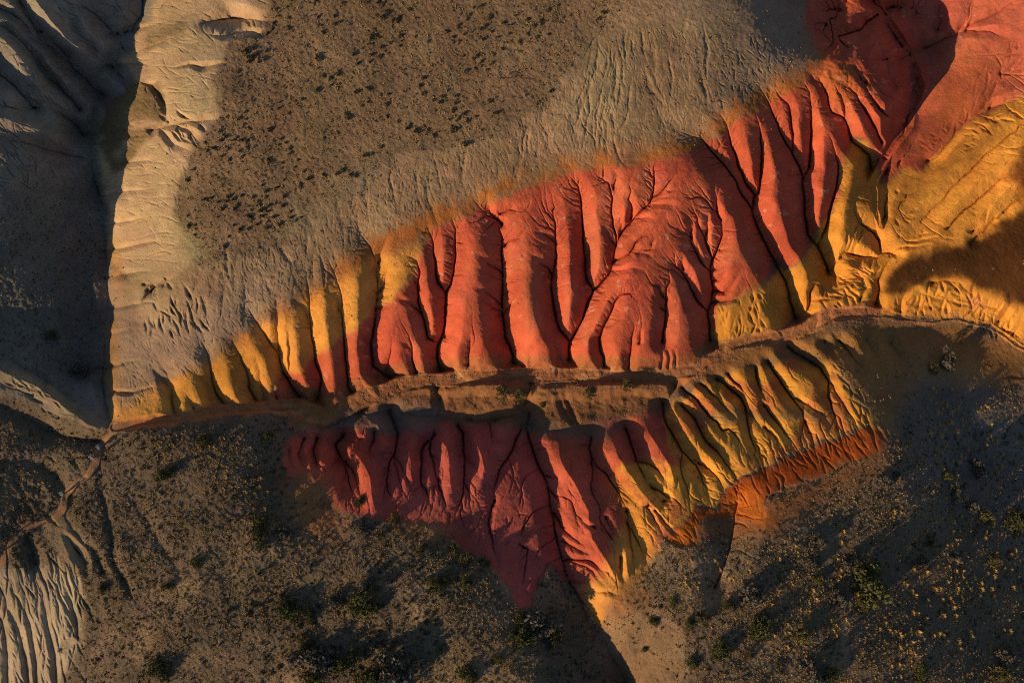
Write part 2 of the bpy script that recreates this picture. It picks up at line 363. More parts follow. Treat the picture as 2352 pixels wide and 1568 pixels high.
G(T(3,1,(1170,770),(1090,750),(1000,800),(850,790),(720,760),(620,860),(540,960)), 14,22,22)
G(T(3,1,(900,1060),(870,980),(700,1000),(560,1000),(430,1050),(385,1120),(390,1220),(340,1330)), 10,26,18)
for x,y in ((760,830),(800,860),(840,880),(880,880)): G(T(3,1,(x-60,y-20),(x,y),(x+80,y+60)), 1,7,8)
for x,y in ((540,1090),(620,1110)): G(T(3,1,(x,y),(x+90,y+25),(x+150,y+45)), 1,6,9)
G(T(3,1,(920,1060),(880,1130),(840,1190)), 3,10,8)
G(T(3,1,(1290,1060),(1240,1200),(1210,1290)), 3,12,16)
G(T(3,1,(1850,1110),(1750,1020),(1600,1000),(1500,1030)), 6,18,22)
G(T(3,1,(2220,1120),(2230,1230),(2160,1330),(2110,1380)), 4,16,16)
for x,y in ((1350,1100),(1560,1130),(2150,1200)): G(T(3,1,(x,y),(x+60,y+40),(x+30,y+140)), 1,7,10)
scratch([(1680,700),(1720,660),(1780,680),(1815,720),(1780,755),(1690,770)], 34, 80, 17, (14, 46), (2, 6.5), (5, 9), 15)
scratch([(1640,720),(1680,700),(1690,780),(1650,790)], 12, 100, 25, (15, 40), (2, 6), (5, 9), 16)
# ---- southern ribs (heads at the bottom, mouths at the top)
G(T(1,2,(910,1480),(850,1300),(830,1160),(790,1060),(740,960),(780,900),(800,860)), 3,32,36)
G(T(1,2,(640,1230),(720,1120),(790,1060)), 2,12,16)
G(T(1,2,(700,1240),(760,1120),(800,1080)), 2,10,12)
G(T(1,2,(790,1300),(830,1200)), 1,7,10)
G(T(1,2,(590,1180),(545,1090),(530,1000),(575,890)), 3,20,24)
G(T(1,2,(410,1140),(390,1040),(420,950),(440,900)), 3,15,18)
G(T(1,2,(340,1170),(300,1100),(290,1000)), 2,8,14)
G(T(1,2,(960,1400),(920,1290),(890,1180),(830,1110)), 2,15,16)
G(T(1,2,(1170,1480),(1190,1350),(1205,1250),(1225,1130),(1265,1050),(1292,940),(1290,860),(1270,770),(1220,640)), 3,30,36)
G(T(1,2,(1105,1340),(1140,1250),(1210,1185)), 1,9,12)
G(T(1,2,(1050,1180),(1035,1080),(1045,980),(1085,900),(1095,830)), 2,17,20)
G(T(1,2,(930,1010),(930,950),(960,890)), 2,8,12)
G(T(1,2,(1250,1500),(1215,1380),(1200,1270)), 1,9,12)
G(T(1,2,(1340,1420),(1320,1250),(1290,1110)), 1,9,11)
G(T(1,2,(1410,1350),(1380,1230),(1320,1130),(1280,1080)), 1,10,12)
G(T(1,2,(1540,1460),(1530,1350),(1510,1200),(1515,1100),(1510,1030),(1545,950),(1580,920)), 2,25,32)
G(T(1,2,(1600,1500),(1570,1390),(1535,1330)), 1,8,10)
G(T(1,2,(1650,1370),(1655,1260),(1630,1130),(1590,1000),(1600,920),(1650,850)), 2,25,30)
G(T(1,2,(1740,1540),(1710,1390),(1660,1270)), 1,9,12)
G(T(1,2,(1620,1450),(1650,1330)), 1,7,9)
G(T(1,2,(1680,1110),(1650,1080),(1620,1060)), 1,8,10)
G(T(1,2,(1840,1568),(1900,1400),(1912,1250),(1915,1100),(1910,950),(1895,830),(1850,770)), 2,28,34)
G(T(1,2,(1970,1500),(1960,1390),(1918,1310)), 1,9,12)
G(T(1,2,(2050,1240),(2020,1160),(1920,1070)), 1,9,13)
G(T(1,2,(2110,1568),(2170,1440),(2200,1300),(2240,1180),(2310,1080),(2352,1010))+T(2,2,(30,900),(100,760)), 2,24,34)
G(T(1,2,(2165,1010),(2160,900),(2145,750)), 2,11,20)
G([(1140,1300),(1128,1240),(1120,1200),(1135,1150)], 2,10,16)
G([(1450,1585),(1400,1490),(1368,1420),(1330,1370),(1300,1320),(1282,1250),(1268,1180),(1255,1110),(1235,1060),(1215,1010),(1207,980),(1215,950)], 18,34,44)
G(T(2,3,(720,310),(640,280),(560,220),(490,170),(440,60),(370,0)), 2,15,16)
G(T(2,3,(720,400),(600,330),(480,270)), 2,11,13)
G(T(2,3,(900,650),(820,530),(750,470),(680,440),(510,425)), 2,13,14)
G(T(2,3,(840,660),(730,540),(650,490),(560,460)), 1,8,9)
G(T(2,3,(960,640),(880,560),(830,540)), 1,6,8)
G(T(2,3,(990,750),(860,740),(690,725)), 2,8,12)
G(T(2,3,(760,690),(660,640),(570,640)), 1,7,9)
G(T(2,3,(600,20),(680,110),(760,150)), 1,8,10)
G(T(2,3,(1290,560),(1230,420),(1170,300),(1110,180),(1070,60),(1050,0)), 2,18,28)
G(T(2,3,(1090,600),(1110,440),(1080,300),(1060,100)), 1,10,14)
G(T(2,3,(1030,640),(980,500),(1000,420)), 1,8,9)
G(T(2,3,(890,300),(930,180),(870,60)), 1,6,12)
G(T(2,2,(480,1568),(400,1400),(340,1360)), 2,10,12)
G(T(2,2,(440,1250),(320,1240)), 1,7,8)
G(T(2,2,(720,1568),(735,1450),(725,1330),(745,1200),(735,1080)), 2,14,22)
G(T(2,2,(1060,1568),(1000,1430),(930,1320),(870,1220),(790,1150),(730,1060),(700,980),(720,890)), 3,26,38)
G(T(2,2,(1380,1568),(1320,1430),(1250,1340),(1200,1230),(1160,1130),(1110,1000),(1070,890),(1040,810)), 2,28,36)
G(T(2,3,(1500,110),(1400,40),(1340,-60))+T(2,2,(1440,1440),(1380,1370),(1270,1345)), 1,12,14)
G(T(2,2,(1450,1300),(1330,1170),(1230,1120),(1170,1120)), 1,11,13)
G(T(2,3,(1440,280),(1360,150),(1300,40),(1240,-40))+T(2,2,(1330,1430),(1310,1400)), 1,10,14)
G(T(2,3,(1590,250),(1480,180),(1400,80),(1310,-10)), 1,8,10)
G(T(2,2,(1850,1560),(1800,1380),(1740,1230),(1690,1130),(1620,1060),(1550,990),(1490,880),(1430,770),(1400,690),(1390,560)), 3,34,36)
G(T(2,2,(1650,1480),(1590,1300),(1550,1200),(1540,1090)), 1,12,16)
G(T(2,2,(1510,1360),(1530,1250),(1548,1190)), 1,8,10)
G(T(2,2,(1960,1400),(1890,1250),(1820,1180),(1720,1110)), 1,12,16)
G(T(2,2,(2150,1330),(2050,1220),(1960,1130),(1890,1020),(1790,930),(1740,830),(1680,730),(1620,650),(1565,590)), 2,28,28)
G(T(2,2,(2150,1010),(2060,880),(1990,800),(1930,820),(1880,750),(1800,680),(1740,600),(1700,540),(1610,470),(1560,420)), 2,22,24)
G(T(2,2,(1980,930),(1930,830)), 1,7,9)
G(T(2,2,(2320,1180),(2240,1000),(2190,870),(2150,720),(2140,600),(2090,510),(2030,470),(1960,400),(1880,350)), 2,32,28)
G(T(2,2,(2110,740),(2000,650),(1900,540),(1830,480),(1790,440),(1740,390)), 2,18,20)
G(T(2,2,(1960,580),(1900,470),(1870,420)), 1,9,11)
G(T(2,2,(2352,900),(2260,740),(2180,660)), 1,9,13)
G(T(3,2,(-10,560),(-60,480),(-110,330),(-115,250)), 2,24,26)
G(T(2,2,(2250,590),(2140,470),(2050,380),(1980,300)), 2,20,22)
G(T(3,2,(345,960),(320,800),(320,640),(250,540),(160,440),(110,360),(40,260),(0,190)), 2,24,28)
G(T(3,2,(720,890),(640,760),(600,650),(555,500),(555,380),(480,240),(360,170),(260,120),(180,50)), 2,34,36)
G(T(3,2,(250,1010),(200,900),(110,790),(40,690),(-30,600)), 1,14,18)
G(T(3,2,(440,1010),(400,850),(340,740)), 1,9,12)
G(T(3,2,(570,820),(500,680),(430,620),(300,540)), 1,10,14)
G(T(3,2,(130,1000),(60,880),(-30,790)), 1,10,12)
G(T(3,2,(900,900),(820,800),(760,690),(690,560),(600,400)), 1,10,14)
G(T(3,2,(900,290),(860,220),(800,170),(740,90),(650,0)), 2,20,30)
G(T(3,2,(690,210),(600,110),(520,20)), 2,16,24)
G(T(3,2,(1260,230),(1200,140),(1130,0)), 2,16,26)
G(T(3,2,(1000,190),(960,90),(900,0)), 2,12,20)
scratch([(1660,1120),(1800,1058),(1900,1022),(2000,985),(2040,1010),(1960,1055),(1880,1080),(1780,1120),(1720,1180),(1660,1170)], 52, 58, 9, (22, 70), (1.0, 3.2), (3.5, 6), 11)
scratch([(1545,1235),(1600,1180),(1605,1240),(1560,1258)], 12, 45, 10, (20, 40), (1.5, 3), (4, 6), 12)
scratch([(1560,1090),(1650,1080),(1760,1010),(1880,1000),(1990,970),(1800,1050),(1660,1120),(1600,1160)], 45, 60, 9, (25, 80), (2, 5), (4, 8), 13)
scratch([(1900,800),(1960,880),(2050,990),(1990,990),(1930,940)], 30, 62, 10, (20, 70), (2, 5), (4, 8), 14)
# shaded bank beside the orange nose
G([(1690,1160),(1682,1230),(1668,1290),(1640,1350)], 20,30,74,60)
scratch([(2045,690),(2110,662),(2180,652),(2240,670),(2310,712),(2340,785),(2200,715),(2060,712)], 46, 112, 26, (18, 52), (3, 8), (5, 10), 41)
scratch([(2060,700),(2180,665),(2300,720),(2330,770),(2200,712)], 18, 15, 18, (30, 80), (3, 7), (7, 13), 42)
scratch([(1865,690),(1930,620),(2010,598),(2030,660),(2000,706),(1900,706)], 44, 22, 22, (18, 60), (3, 8), (5, 10), 43)
scratch([(2080,560),(2150,420),(2330,290),(2352,330),(2330,470),(2180,560)], 55, 168, 12, (25, 80), (0.8, 2.8), (3.5, 7), 44)
for pts in (((2380,270),(2290,335),(2190,430),(2110,520),(2070,560)), ((2390,360),(2300,410),(2220,480),(2160,545)), ((2230,300),(2160,375),(2090,450),(2055,500)), ((2380,430),(2330,465),(2270,520))): gt(list(pts), 15, 40, 1.3)
for y in (70, 150, 318, 372, 440, 505, 566, 628, 700, 765, 835, 900):
    x = 262+18*math.sin(y); gt([(x+random.uniform(50, 95), y-random.uniform(4, 16)), (x+25, y), (x-16, y+random.uniform(2, 12)), (x-40, y+14)], random.uniform(6, 12), random.uniform(10, 17))
scratch([(2040,560),(2060,440),(2140,400),(2160,470),(2110,560)], 50, 140, 40, (10, 36), (1.5, 4.5), (4, 8), 45)
scratch([(2130,340),(2200,200),(2352,60),(2352,220),(2220,310)], 46, 120, 25, (15, 60), (1, 3), (4, 8), 46)
TANP = [(430,640),(760,500),(860,420),(1010,350),(1250,250),(1400,100),(1480,60),(1700,100),(1650,230),(1590,320),(1340,370),(1180,410),(1000,480),(860,545),(700,650),(540,750),(440,760)]
scratch(TANP, 1500, 86, 11, (8, 46), (0.35, 1.25), (2.0, 3.4), 47, CRACK)
scratch(TANP, 50, 88, 8, (60, 150), (1.2, 3.2), (6, 15), 48)
scratch([(1290,300),(1340,130),(1420,80),(1470,110),(1420,290),(1340,330)], 60, 100, 9, (30, 110), (0.8, 2.4), (3, 6), 49)
scratch([(280,780),(560,700),(640,700),(560,780),(400,900),(280,940)], 160, 60, 14, (10, 40), (0.5, 1.5), (2.2, 3.6), 50, CRACK)
scratch([(0,0),(330,0),(290,160),(200,280),(230,420),(0,430)], 420, 38, 22, (18, 75), (1.0, 3.4), (2.4, 5.2), 51, CRACK)
scratch([(1660,120),(1800,60),(1880,120),(1760,220),(1650,250)], 120, 70, 24, (8, 28), (1, 2.6), (2.4, 4.6), 52, CRACK)
scratch([(660,1000),(1200,980),(1230,1300),(1060,1240),(800,1170)], 170, 95, 20, (16, 60), (1, 3), (2.4, 4.4), 53, CRACK)
scratch([(1300,1000),(1560,960),(1640,1060),(1540,1210),(1400,1380),(1310,1300)], 150, 72, 20, (16, 60), (1, 3), (2.4, 4.4), 54, CRACK)
scratch([(1560,900),(1900,830),(2000,980),(1700,1110),(1600,1080)], 110, 62, 10, (16, 60), (0.7, 2.0), (2.4, 4.0), 55, CRACK)
gt([(640,60),(600,78),(560,70),(520,84),(480,78)], 12, 16)
scratch([(480,50),(590,50),(585,84),(490,86)], 26, 70, 18, (10, 26), (2, 6), (4, 7), 60)
scratch([(250,250),(300,195),(370,195),(378,250),(300,290)], 40, 150, 40, (8, 26), (1, 4), (4, 8), 61)
# ---- pale slope hollows
gt([(625,50),(585,46),(550,45),(520,44),(490,48),(455,60)], 27, 34)
gt([(520,147),(485,150),(460,153),(435,148),(405,154)], 12, 14)
G(T(0,0,(2080,1095),(1880,1100),(1720,1130),(1580,1150),(1480,1180),(1400,1200)), 4,16,18)
G(T(0,0,(1850,1330),(1740,1200),(1640,1160)), 3,15,16)
G(T(0,0,(1760,1400),(1600,1320),(1480,1200)), 3,15,18)
gt(T(0,0,(1530,1130),(1515,1000),(1480,880),(1400,790),(1290,745)), 18, 16)
scratch([(365,290),(400,275),(470,275),(480,300),(430,335),(380,330)], 18, 52, 14, (20, 60), (5, 12), (8, 14), 22)
gt([(398,636),(375,652),(355,662),(340,678),(326,694)], 17, 18)
scratch([(330,650),(385,638),(390,665),(340,690)], 8, 60, 30, (12, 30), (4, 9), (6, 9), 23)
scratch([(320,720),(345,700),(430,670),(480,690),(470,750),(350,780)], 34, 70, 12, (18, 60), (2.5, 6), (5, 9), 18)
G(T(0,0,(1230,500),(1330,450),(1450,400)), 3,7,10)
G(T(0,0,(1700,300),(1560,380),(1420,400)), 2,5,14)
scratch([(330,0),(600,0),(500,60),(500,170),(480,290),(430,350),(400,600),(270,600),(235,400),(300,200)], 260, 184, 22, (10, 60), (0.7, 2.2), (2.4, 4.5), 24)
# ---- left slope
G(T(0,0,(-60,60),(100,170),(230,240),(340,280),(420,370),(520,440),(600,540),(690,650),(780,720),(860,810),(960,880)), 14,40,46)
G(T(0,0,(170,-20),(230,110),(300,220),(360,290)), 12,36,38)
G(T(0,0,(380,230),(410,330),(470,400),(620,480)), 3,14,26)
G(T(0,0,(20,300),(130,360),(250,490),(370,620),(470,740),(560,810),(640,890),(720,1010)), 14,40,40)
G(T(0,0,(-80,560),(0,690),(100,780),(200,870),(320,970),(420,1010),(550,1050),(650,1110),(720,1180),(760,1240)), 16,38,44)
G(T(0,0,(-60,960),(150,1010),(320,985)), 4,16,30)
G(T(0,0,(-60,1260),(150,1300),(330,1340),(500,1400),(720,1440)), 4,18,34)
G(T(0,0,(640,-40),(780,70),(860,130),(960,210),(1030,290),(1100,370),(1130,440)), 4,22,36)
G(T(0,0,(560,250),(700,340),(850,450),(1000,520)), 2,12,26)
G(T(0,0,(1330,-60),(1310,130),(1250,210),(1190,320),(1120,420),(1060,510),(1060,620),(1140,720),(1180,830),(1080,890),(950,900),(880,970),(860,1100),(790,1220),(820,1400),(850,1568))+[(238,480),(246,600),(250,700),(243,800),(236,880),(250,960)], 22,18,40,24)
G([(-60,900),(60,960),(140,1000),(230,1015)], 4,20,34)
G([(-30,1060),(60,1060),(130,1090),(150,1130)], 3,12,34)
G([(0,820),(60,850),(120,890),(190,950)], 3,8,20)
# ---- lower left badland
LLP = [(-60,1320),(60,1320),(140,1300),(190,1340),(180,1480),(140,1600),(-60,1600)]
for pts in (((190,580),(215,700),(240,900),(290,1100),(330,1400),(345,1650)),((340,590),(380,700),(400,850),(440,1050),(500,1300),(520,1600)),((20,640),(60,850),(150,1000),(190,1150),(240,1350),(260,1650)),((-60,800),(20,1000),(60,1200),(70,1650)),((540,560),(600,700),(660,860),(700,1000),(720,1150))):
    G(T(0,3,*pts), 3,14,17)
scratch(LLP, 120, 77, 6, (50, 190), (2, 7.5), (5, 10), 25)
scratch([(60,1310),(130,1300),(190,1340),(185,1400),(60,1360)], 20, 72, 8, (40, 90), (4, 9), (6, 11), 26)
scratch(LLP, 120, 76, 12, (14, 50), (1.5, 4), (4, 7), 27)
gt(T(0,3,(590,190),(650,270),(720,370),(790,470),(800,600)), 14, 26)
gt(T(0,3,(230,190),(290,350),(320,480),(350,600)), 18, 34)
gt(T(0,3,(770,1130),(660,1190),(560,1260),(460,1320)), 13, 22)
scratch([(0,870),(60,870),(225,985),(150,985)], 20, 32, 6, (20, 70), (2, 5), (4, 8), 28)
scratch([(0,1010),(150,1030),(210,1060),(120,1190),(0,1240)], 40, 40, 16, (15, 60), (2, 5), (6, 12), 29)
G([(232,1075),(235,1130),(250,1200),(262,1290),(300,1360)], 3,9,18)
G([(150,1190),(190,1240),(220,1270),(240,1310)], 3,9,20)
G([(300,1130),(330,1180),(365,1240),(400,1300)], 2,5,24)

G([(735,985),(800,958),(880,946),(960,955),(1040,966),(1120,966),(1195,952),(1214,905),(1222,872)], 10,18,26)
G([(1390,985),(1340,985),(1290,990),(1240,985),(1200,958)], 5,9,24)
G([(1520,960),(1535,920),(1548,884)], 8,18,22)
G([(1005,960),(1010,920),(1000,880)], 8,14,20)
G(T(2,2,(420,470),(480,640),(560,760)), 2,9,12)
G(T(2,2,(480,480),(540,640),(600,760)), 2,9,12)
def cracks(seed):
    r_ = random.Random(seed)
    for pts, d1, w0 in list(MAIN):
        tot = 0; nxt = r_.uniform(6, 14)
        for k in range(len(pts)-1):
            (x0, y0), (x1, y1) = pts[k], pts[k+1]; L = math.dist(pts[k], pts[k+1])
            a0 = math.atan2(y0-y1, x0-x1)
            while nxt < tot+L:
                t = (nxt-tot)/L; x = x0+(x1-x0)*t; y = y0+(y1-y0)*t
                nxt += r_.uniform(5, 13)
                a = a0+r_.choice((-1, 1))*R(r_.uniform(38, 85)); ln_ = r_.uniform(.45, 1.25)*w0; q = [(x, y)]
                for m in range(4):
                    q.append((q[-1][0]+math.cos(a)*ln_/4, q[-1][1]+math.sin(a)*ln_/4)); a += r_.gauss(0, .28)
                dd = r_.uniform(1.4, 4.0)*min(1, .4+t+tot/200)
                gully(q[::-1], 0.4, dd, 2.2, 4.4, 1.25, CRACK)
                if r_.random() < .35:
                    b = q[2]; a2 = a+r_.choice((-1, 1))*.8
                    gully([(b[0]+math.cos(a2)*ln_*.4, b[1]+math.sin(a2)*ln_*.4), (b[0]+math.cos(a2)*ln_*.2, b[1]+math.sin(a2)*ln_*.2), b], .3, dd*.7, 2.2, 3.4, 1.25, CRACK)
            tot += L
cracks(31)
SLOT = np.zeros_like(Z)
for pts, d1, w0 in list(MAIN): gully(pts, 0.5, 3.0+.10*d1, 2.4, 4.6, 1.1, SLOT)
# lit crests of the lower ribs
for (ti, tj), pts, hh, ww in (
  ((2,2), ((420,930),(440,1060),(520,1220),(600,1350),(700,1560),(730,1820),(800,1920),(880,2050),(960,2200)), 15, 27),
  ((2,2), ((920,900),(960,1000),(1010,1100),(1080,1230),(1160,1350),(1270,1480),(1350,1568)), 15, 27),
  ((2,2), ((1240,790),(1310,900),(1370,1020),(1440,1120),(1490,1230),(1510,1330)), 13, 25),
  ((2,2), ((1510,640),(1590,740),(1680,850),(1730,980),(1820,1060),(1920,1130),(1970,1210)), 12, 22),
  ((1,2), ((1140,850),(1170,960),(1140,1030)), 9, 16), ((1,2), ((1375,920),(1405,1030),(1420,1150),(1430,1290)), 11, 20),
  ((1,2), ((1690,880),(1760,970),(1780,1100),(1800,1400)), 13, 24), ((1,2), ((1985,850),(2030,950),(2070,1050),(2090,1180),(2060,1260)), 11, 18),
  ((1,2), ((755,950),(900,1020),(980,1120),(1050,1250),(1070,1400),(1090,1530)), 15, 26), ((1,2), ((430,930),(445,1020),(480,1090),(505,1180)), 9, 15),
  ((1,2), ((565,925),(590,1030),(600,1130)), 9, 15), ((2,3), ((150,580),(175,640),(140,740)), 7, 16), ((2,3), ((1030,320),(1060,480),(1080,600)), 8, 14)):
    ridge(T(ti, tj, *pts), hh, ww)
# soften the crests, keep the gully lines sharp
cb = blur(CARVE, 6.5/STEP)
kk = smooth(TNEAR, 3.0, 13.0)
CARVE = CARVE*(1-kk)+cb*kk
CARVE2 *= 1-0.7*smooth(TNEAR, 7, 0); CRACK *= 1-0.95*smooth(TNEAR, 7.5, 2.0)
CARVE2 = 0.75*CARVE2+0.25*blur1(CARVE2)
Z = Z-CARVE-CARVE2-CRACK-SLOT+RIDGE

# ---- floors of the wash and of the side canyon: everything above them rises as a steep bank
FLOOR = [(262,982,-42,7),(330,968,-44,7),(400,961,-52,7),(520,938,-70,8),(620,931,-86,9),(690,938,-100,20),(745,958,-110,16),(850,908,-118,18),(930,882,-124,16),(1000,872,-128,14),(1100,864,-132,13),(1250,860,-137,13),(1330,860,-139,14),(1430,866,-140,12),(1530,862,-141,12),(1600,846,-142,10),(1685,790,-145,8),(1770,777,-148,9),(1840,757,-152,12),(1910,722,-156,12),(2000,714,-160,9),(2060,724,-165,5),(2130,734,-170,4),(2200,730,-174,3),(2270,745,-180,3),(2352,797,-188,3),(2440,850,-196,6)]
FLOOR2 = [(2022,520,-150,3),(2008,470,-151,6),(2005,420,-151,8),(2040,350,-164,7),(2086,285,-170,7),(2108,200,-166,7),(2092,130,-156,7),(2045,60,-142,6),(1985,-30,-124,6)]
CAP = np.full_like(Z, 1e6); FD = np.full_like(Z, 1e3)
def floor_cap(FL, k1, reach):
    def f(sl, k, t, d):
        z = FL[k][2]+t*(FL[k+1][2]-FL[k][2]); hw = FL[k][3]+t*(FL[k+1][3]-FL[k][3])
        e = np.maximum(0, d-hw)
        c = z+k1*e+0.012*e*e
        CAP[sl] = np.minimum(CAP[sl], c); FD[sl] = np.minimum(FD[sl], d-hw)
    seg_iter(f, FL, reach)
floor_cap(FLOOR, 1.5, 130); floor_cap(FLOOR2, 1.7, 90)
BENCH = [(905,905,10),(940,884,15),(985,884,15),(1000,895,6),(1030,890,13),(1060,888,15),(1110,884,18),(1170,893,18),(1205,896,14),(1230,900,14),(1300,898,13),(1360,896,16),(1420,886,20),(1480,884,21),(1525,895,16)]
BB = np.zeros_like(Z)
def benchf(sl, k, t, d):
    hh = BENCH[k][2]+t*(BENCH[k+1][2]-BENCH[k][2])
    BB[sl] = np.maximum(BB[sl], hh*smooth(d, 26, 6))
seg_iter(benchf, BENCH, 40)
kmin = 3.0
h = np.clip(0.5+0.5*(CAP-Z)/kmin, 0, 1)
capd = np.where(CAP > 1e5, Z+50, CAP)
Zc = capd*(1-h)+Z*h-kmin*h*(1-h)
inside = smooth(FD, 6, 0)
fz = np.where(CAP > 1e5, Z, CAP)
Z = np.where(FD < 40, Zc*(1-inside)+np.minimum(fz, np.maximum(Zc, fz-3))*inside, Zc).astype(np.float32)

Z = Z+BB*smooth(FD, 0, 7)

# ------------------------------------------------------------------ surface zones (plan polygons)
MS = 3.0
mu = np.arange(U0-MS, U1+2*MS, MS); mv = np.arange(V0-MS, V1+2*MS, MS)
mU, mV = np.meshgrid(mu, mv)
def zone(poly, soft=8, warp=6, seed=3, wscale=22, strat=0.0):
    inside = np.zeros(mU.shape, bool); n = len(poly)
    for k in range(n):
        x0, y0 = poly[k]; x1, y1 = poly[(k+1) % n]
        if y0 == y1: continue
        c = ((y0 > mV) != (y1 > mV)) & (mU < (x1-x0)*(mV-y0)/(y1-y0)+x0)
        inside ^= c
    m = inside.astype(np.float32)
    if soft > 1.5: m = blur(m, soft/MS)
    a = warp*fbm(UU, VV, wscale, seed, 3); b = warp*fbm(UU, VV, wscale, seed+50, 3)
    return bil(m, (UU+a*1.6-strat*.3*(CARVE-10)-mu[0])/MS, (VV+b*1.6+strat*(CARVE-10)-mv[0])/MS).astype(np.float32)

def col(*c): return np.array(c, np.float32)
C_BROWN = col(.25,.162,.092); C_TAN = col(.320,.208,.116); C_PALE = col(.48,.33,.185); C_RED = col(.49,.104,.051)
C_MAG = col(.43,.096,.072); C_YEL = col(.66,.288,.050); C_ORG = col(.48,.13,.018); C_PATH = col(.43,.172,.066)
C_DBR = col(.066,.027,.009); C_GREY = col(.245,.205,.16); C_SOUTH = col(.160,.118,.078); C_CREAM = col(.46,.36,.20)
C_OCH = col(.42,.20,.035); C_LAV = col(.33,.235,.165); C_RUST_SHADE = col(.30,.062,.013); C_TOPG = col(.235,.175,.12)
ALB = np.empty(UU.shape+(3,), np.float32); ALB[:] = C_SOUTH
VEG = np.zeros_like(UU); VEG[:] = 0.8       # small plant cover
RILL = np.zeros_like(UU)+0.10
def paint(m, c, veg=None, rill=None, k=1.0):
    global ALB, VEG, RILL
    mm = (m*k)
    ALB = ALB*(1-mm[..., None])+c*mm[..., None]
    if veg is not None: VEG = VEG*(1-mm)+veg*mm
    if rill is not None: RILL = RILL*(1-mm)+rill*mm
BND = [(358,-80),(355,0),(350,45),(318,58),(310,85),(312,118),(273,135),(300,170),(304,200),(297,220),(243,242),(230,288),(223,340),(230,392),(245,480),(248,560),(262,610),(264,650),(255,720),(248,790),(242,870),(258,920),(262,962)]
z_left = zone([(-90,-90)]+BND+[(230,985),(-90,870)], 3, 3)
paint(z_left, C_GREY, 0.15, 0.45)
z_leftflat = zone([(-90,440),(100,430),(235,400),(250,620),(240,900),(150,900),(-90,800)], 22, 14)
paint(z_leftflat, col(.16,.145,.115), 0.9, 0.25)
z_pale = zone(BND[:17]+[(330,655),(400,650),(450,620),(420,560),(405,500),(405,450),(432,360),(470,310),(512,262),(485,180),(502,150),(522,95),(600,75),(628,10),(640,-80)], 4, 6)
paint(z_pale, C_PALE, 0.05, 0.5)
z_tan = zone([(245,640),(330,645),(450,600),(640,560),(760,480),(850,410),(930,345),(1010,345),(1100,330),(1250,240),(1330,120),(1400,40),(1420,-90),(1900,-90),(1900,140),(1700,260),(1600,340),(1340,390),(1180,440),(1000,510),(860,570),(700,680),(540,770),(380,910),(262,962)], 12, 16)
paint(z_tan, C_TAN, 0.45, 0.28)
z_shrub = zone([(640,-90),(1440,-90),(1420,30),(1340,110),(1270,210),(1120,310),(1000,330),(920,330),(850,390),(740,480),(640,545),(470,600),(430,570),(410,500),(408,450),(434,362),(472,310),(516,260),(490,180),(505,150),(525,98),(610,75)], 8, 12)
paint(z_shrub, C_BROWN, 1.0, 0.12)
z_pt = zone([(1340,120),(1420,60),(1480,90),(1440,220),(1400,300),(1330,330),(1290,270)], 26, 26)
paint(z_pt, col(.34,.25,.14), 0.2, 0.6, 0.8)
paint(zone([(640,520),(720,440),(800,380),(860,340),(880,360),(800,470),(700,560)], 16, 26, 5, 40), col(.34,.26,.15), 0.3, 0.5, 0.55)
z_lav = zone([(250,680),(420,700),(560,640),(640,690),(520,800),(400,850),(262,870)], 25, 20)
paint(z_lav, C_LAV, 0.35, 0.35, 0.7)
paint(zone([(300,640),(340,620),(480,680),(480,760),(330,790)], 12, 10), C_PALE, 0.1, 0.9, 0.6)
paint(zone([(1500,-90),(1900,-90),(1900,150),(1760,230),(1640,240),(1600,80)], 30, 20), C_TOPG, 0.5, 0.35, 0.8)
# brown scrub patches on the pale scarp
paint(zone([(240,250),(300,190),(370,190),(378,250),(380,290),(350,310),(290,390),(250,400),(228,330)], 4, 10, 8), col(.20,.135,.06), 0.5, 0.3, 0.9)
paint(zone([(330,75),(420,45),(440,60),(370,95),(330,110)], 5, 12, 9), col(.20,.14,.07), 0.5, 0.3, 0.75)
paint(zone([(262,360),(290,315),(298,318),(272,368)], 2, 5), C_PALE, 0.1, 0.5, 0.8)
paint(zone([(290,285),(350,275),(385,285),(300,300)], 3, 6), C_PALE, 0.1, 0.5, 0.7)
paint(zone([(265,540),(280,640),(260,650),(246,560)], 6, 6), C_OCH, 0.1, 0.4, 0.6)
paint(zone([(262,962),(242,870),(252,740),(270,740),(275,960)], 7, 6), C_OCH, 0.1, 0.4, 0.5)
paint(zone([(405,120),(500,60),(500,150),(440,160)], 14, 14), C_CREAM, 0.0, 0.8, 0.6)
paint(zone([(400,500),(470,560),(440,620),(400,640)], 12, 12), C_CREAM*col(1,1.02,.85), 0.05, 0.7, 0.7)
paint(zone([(390,190),(500,170),(505,260),(400,280)], 16, 14), C_CREAM, 0.0, 0.8, 0.5)
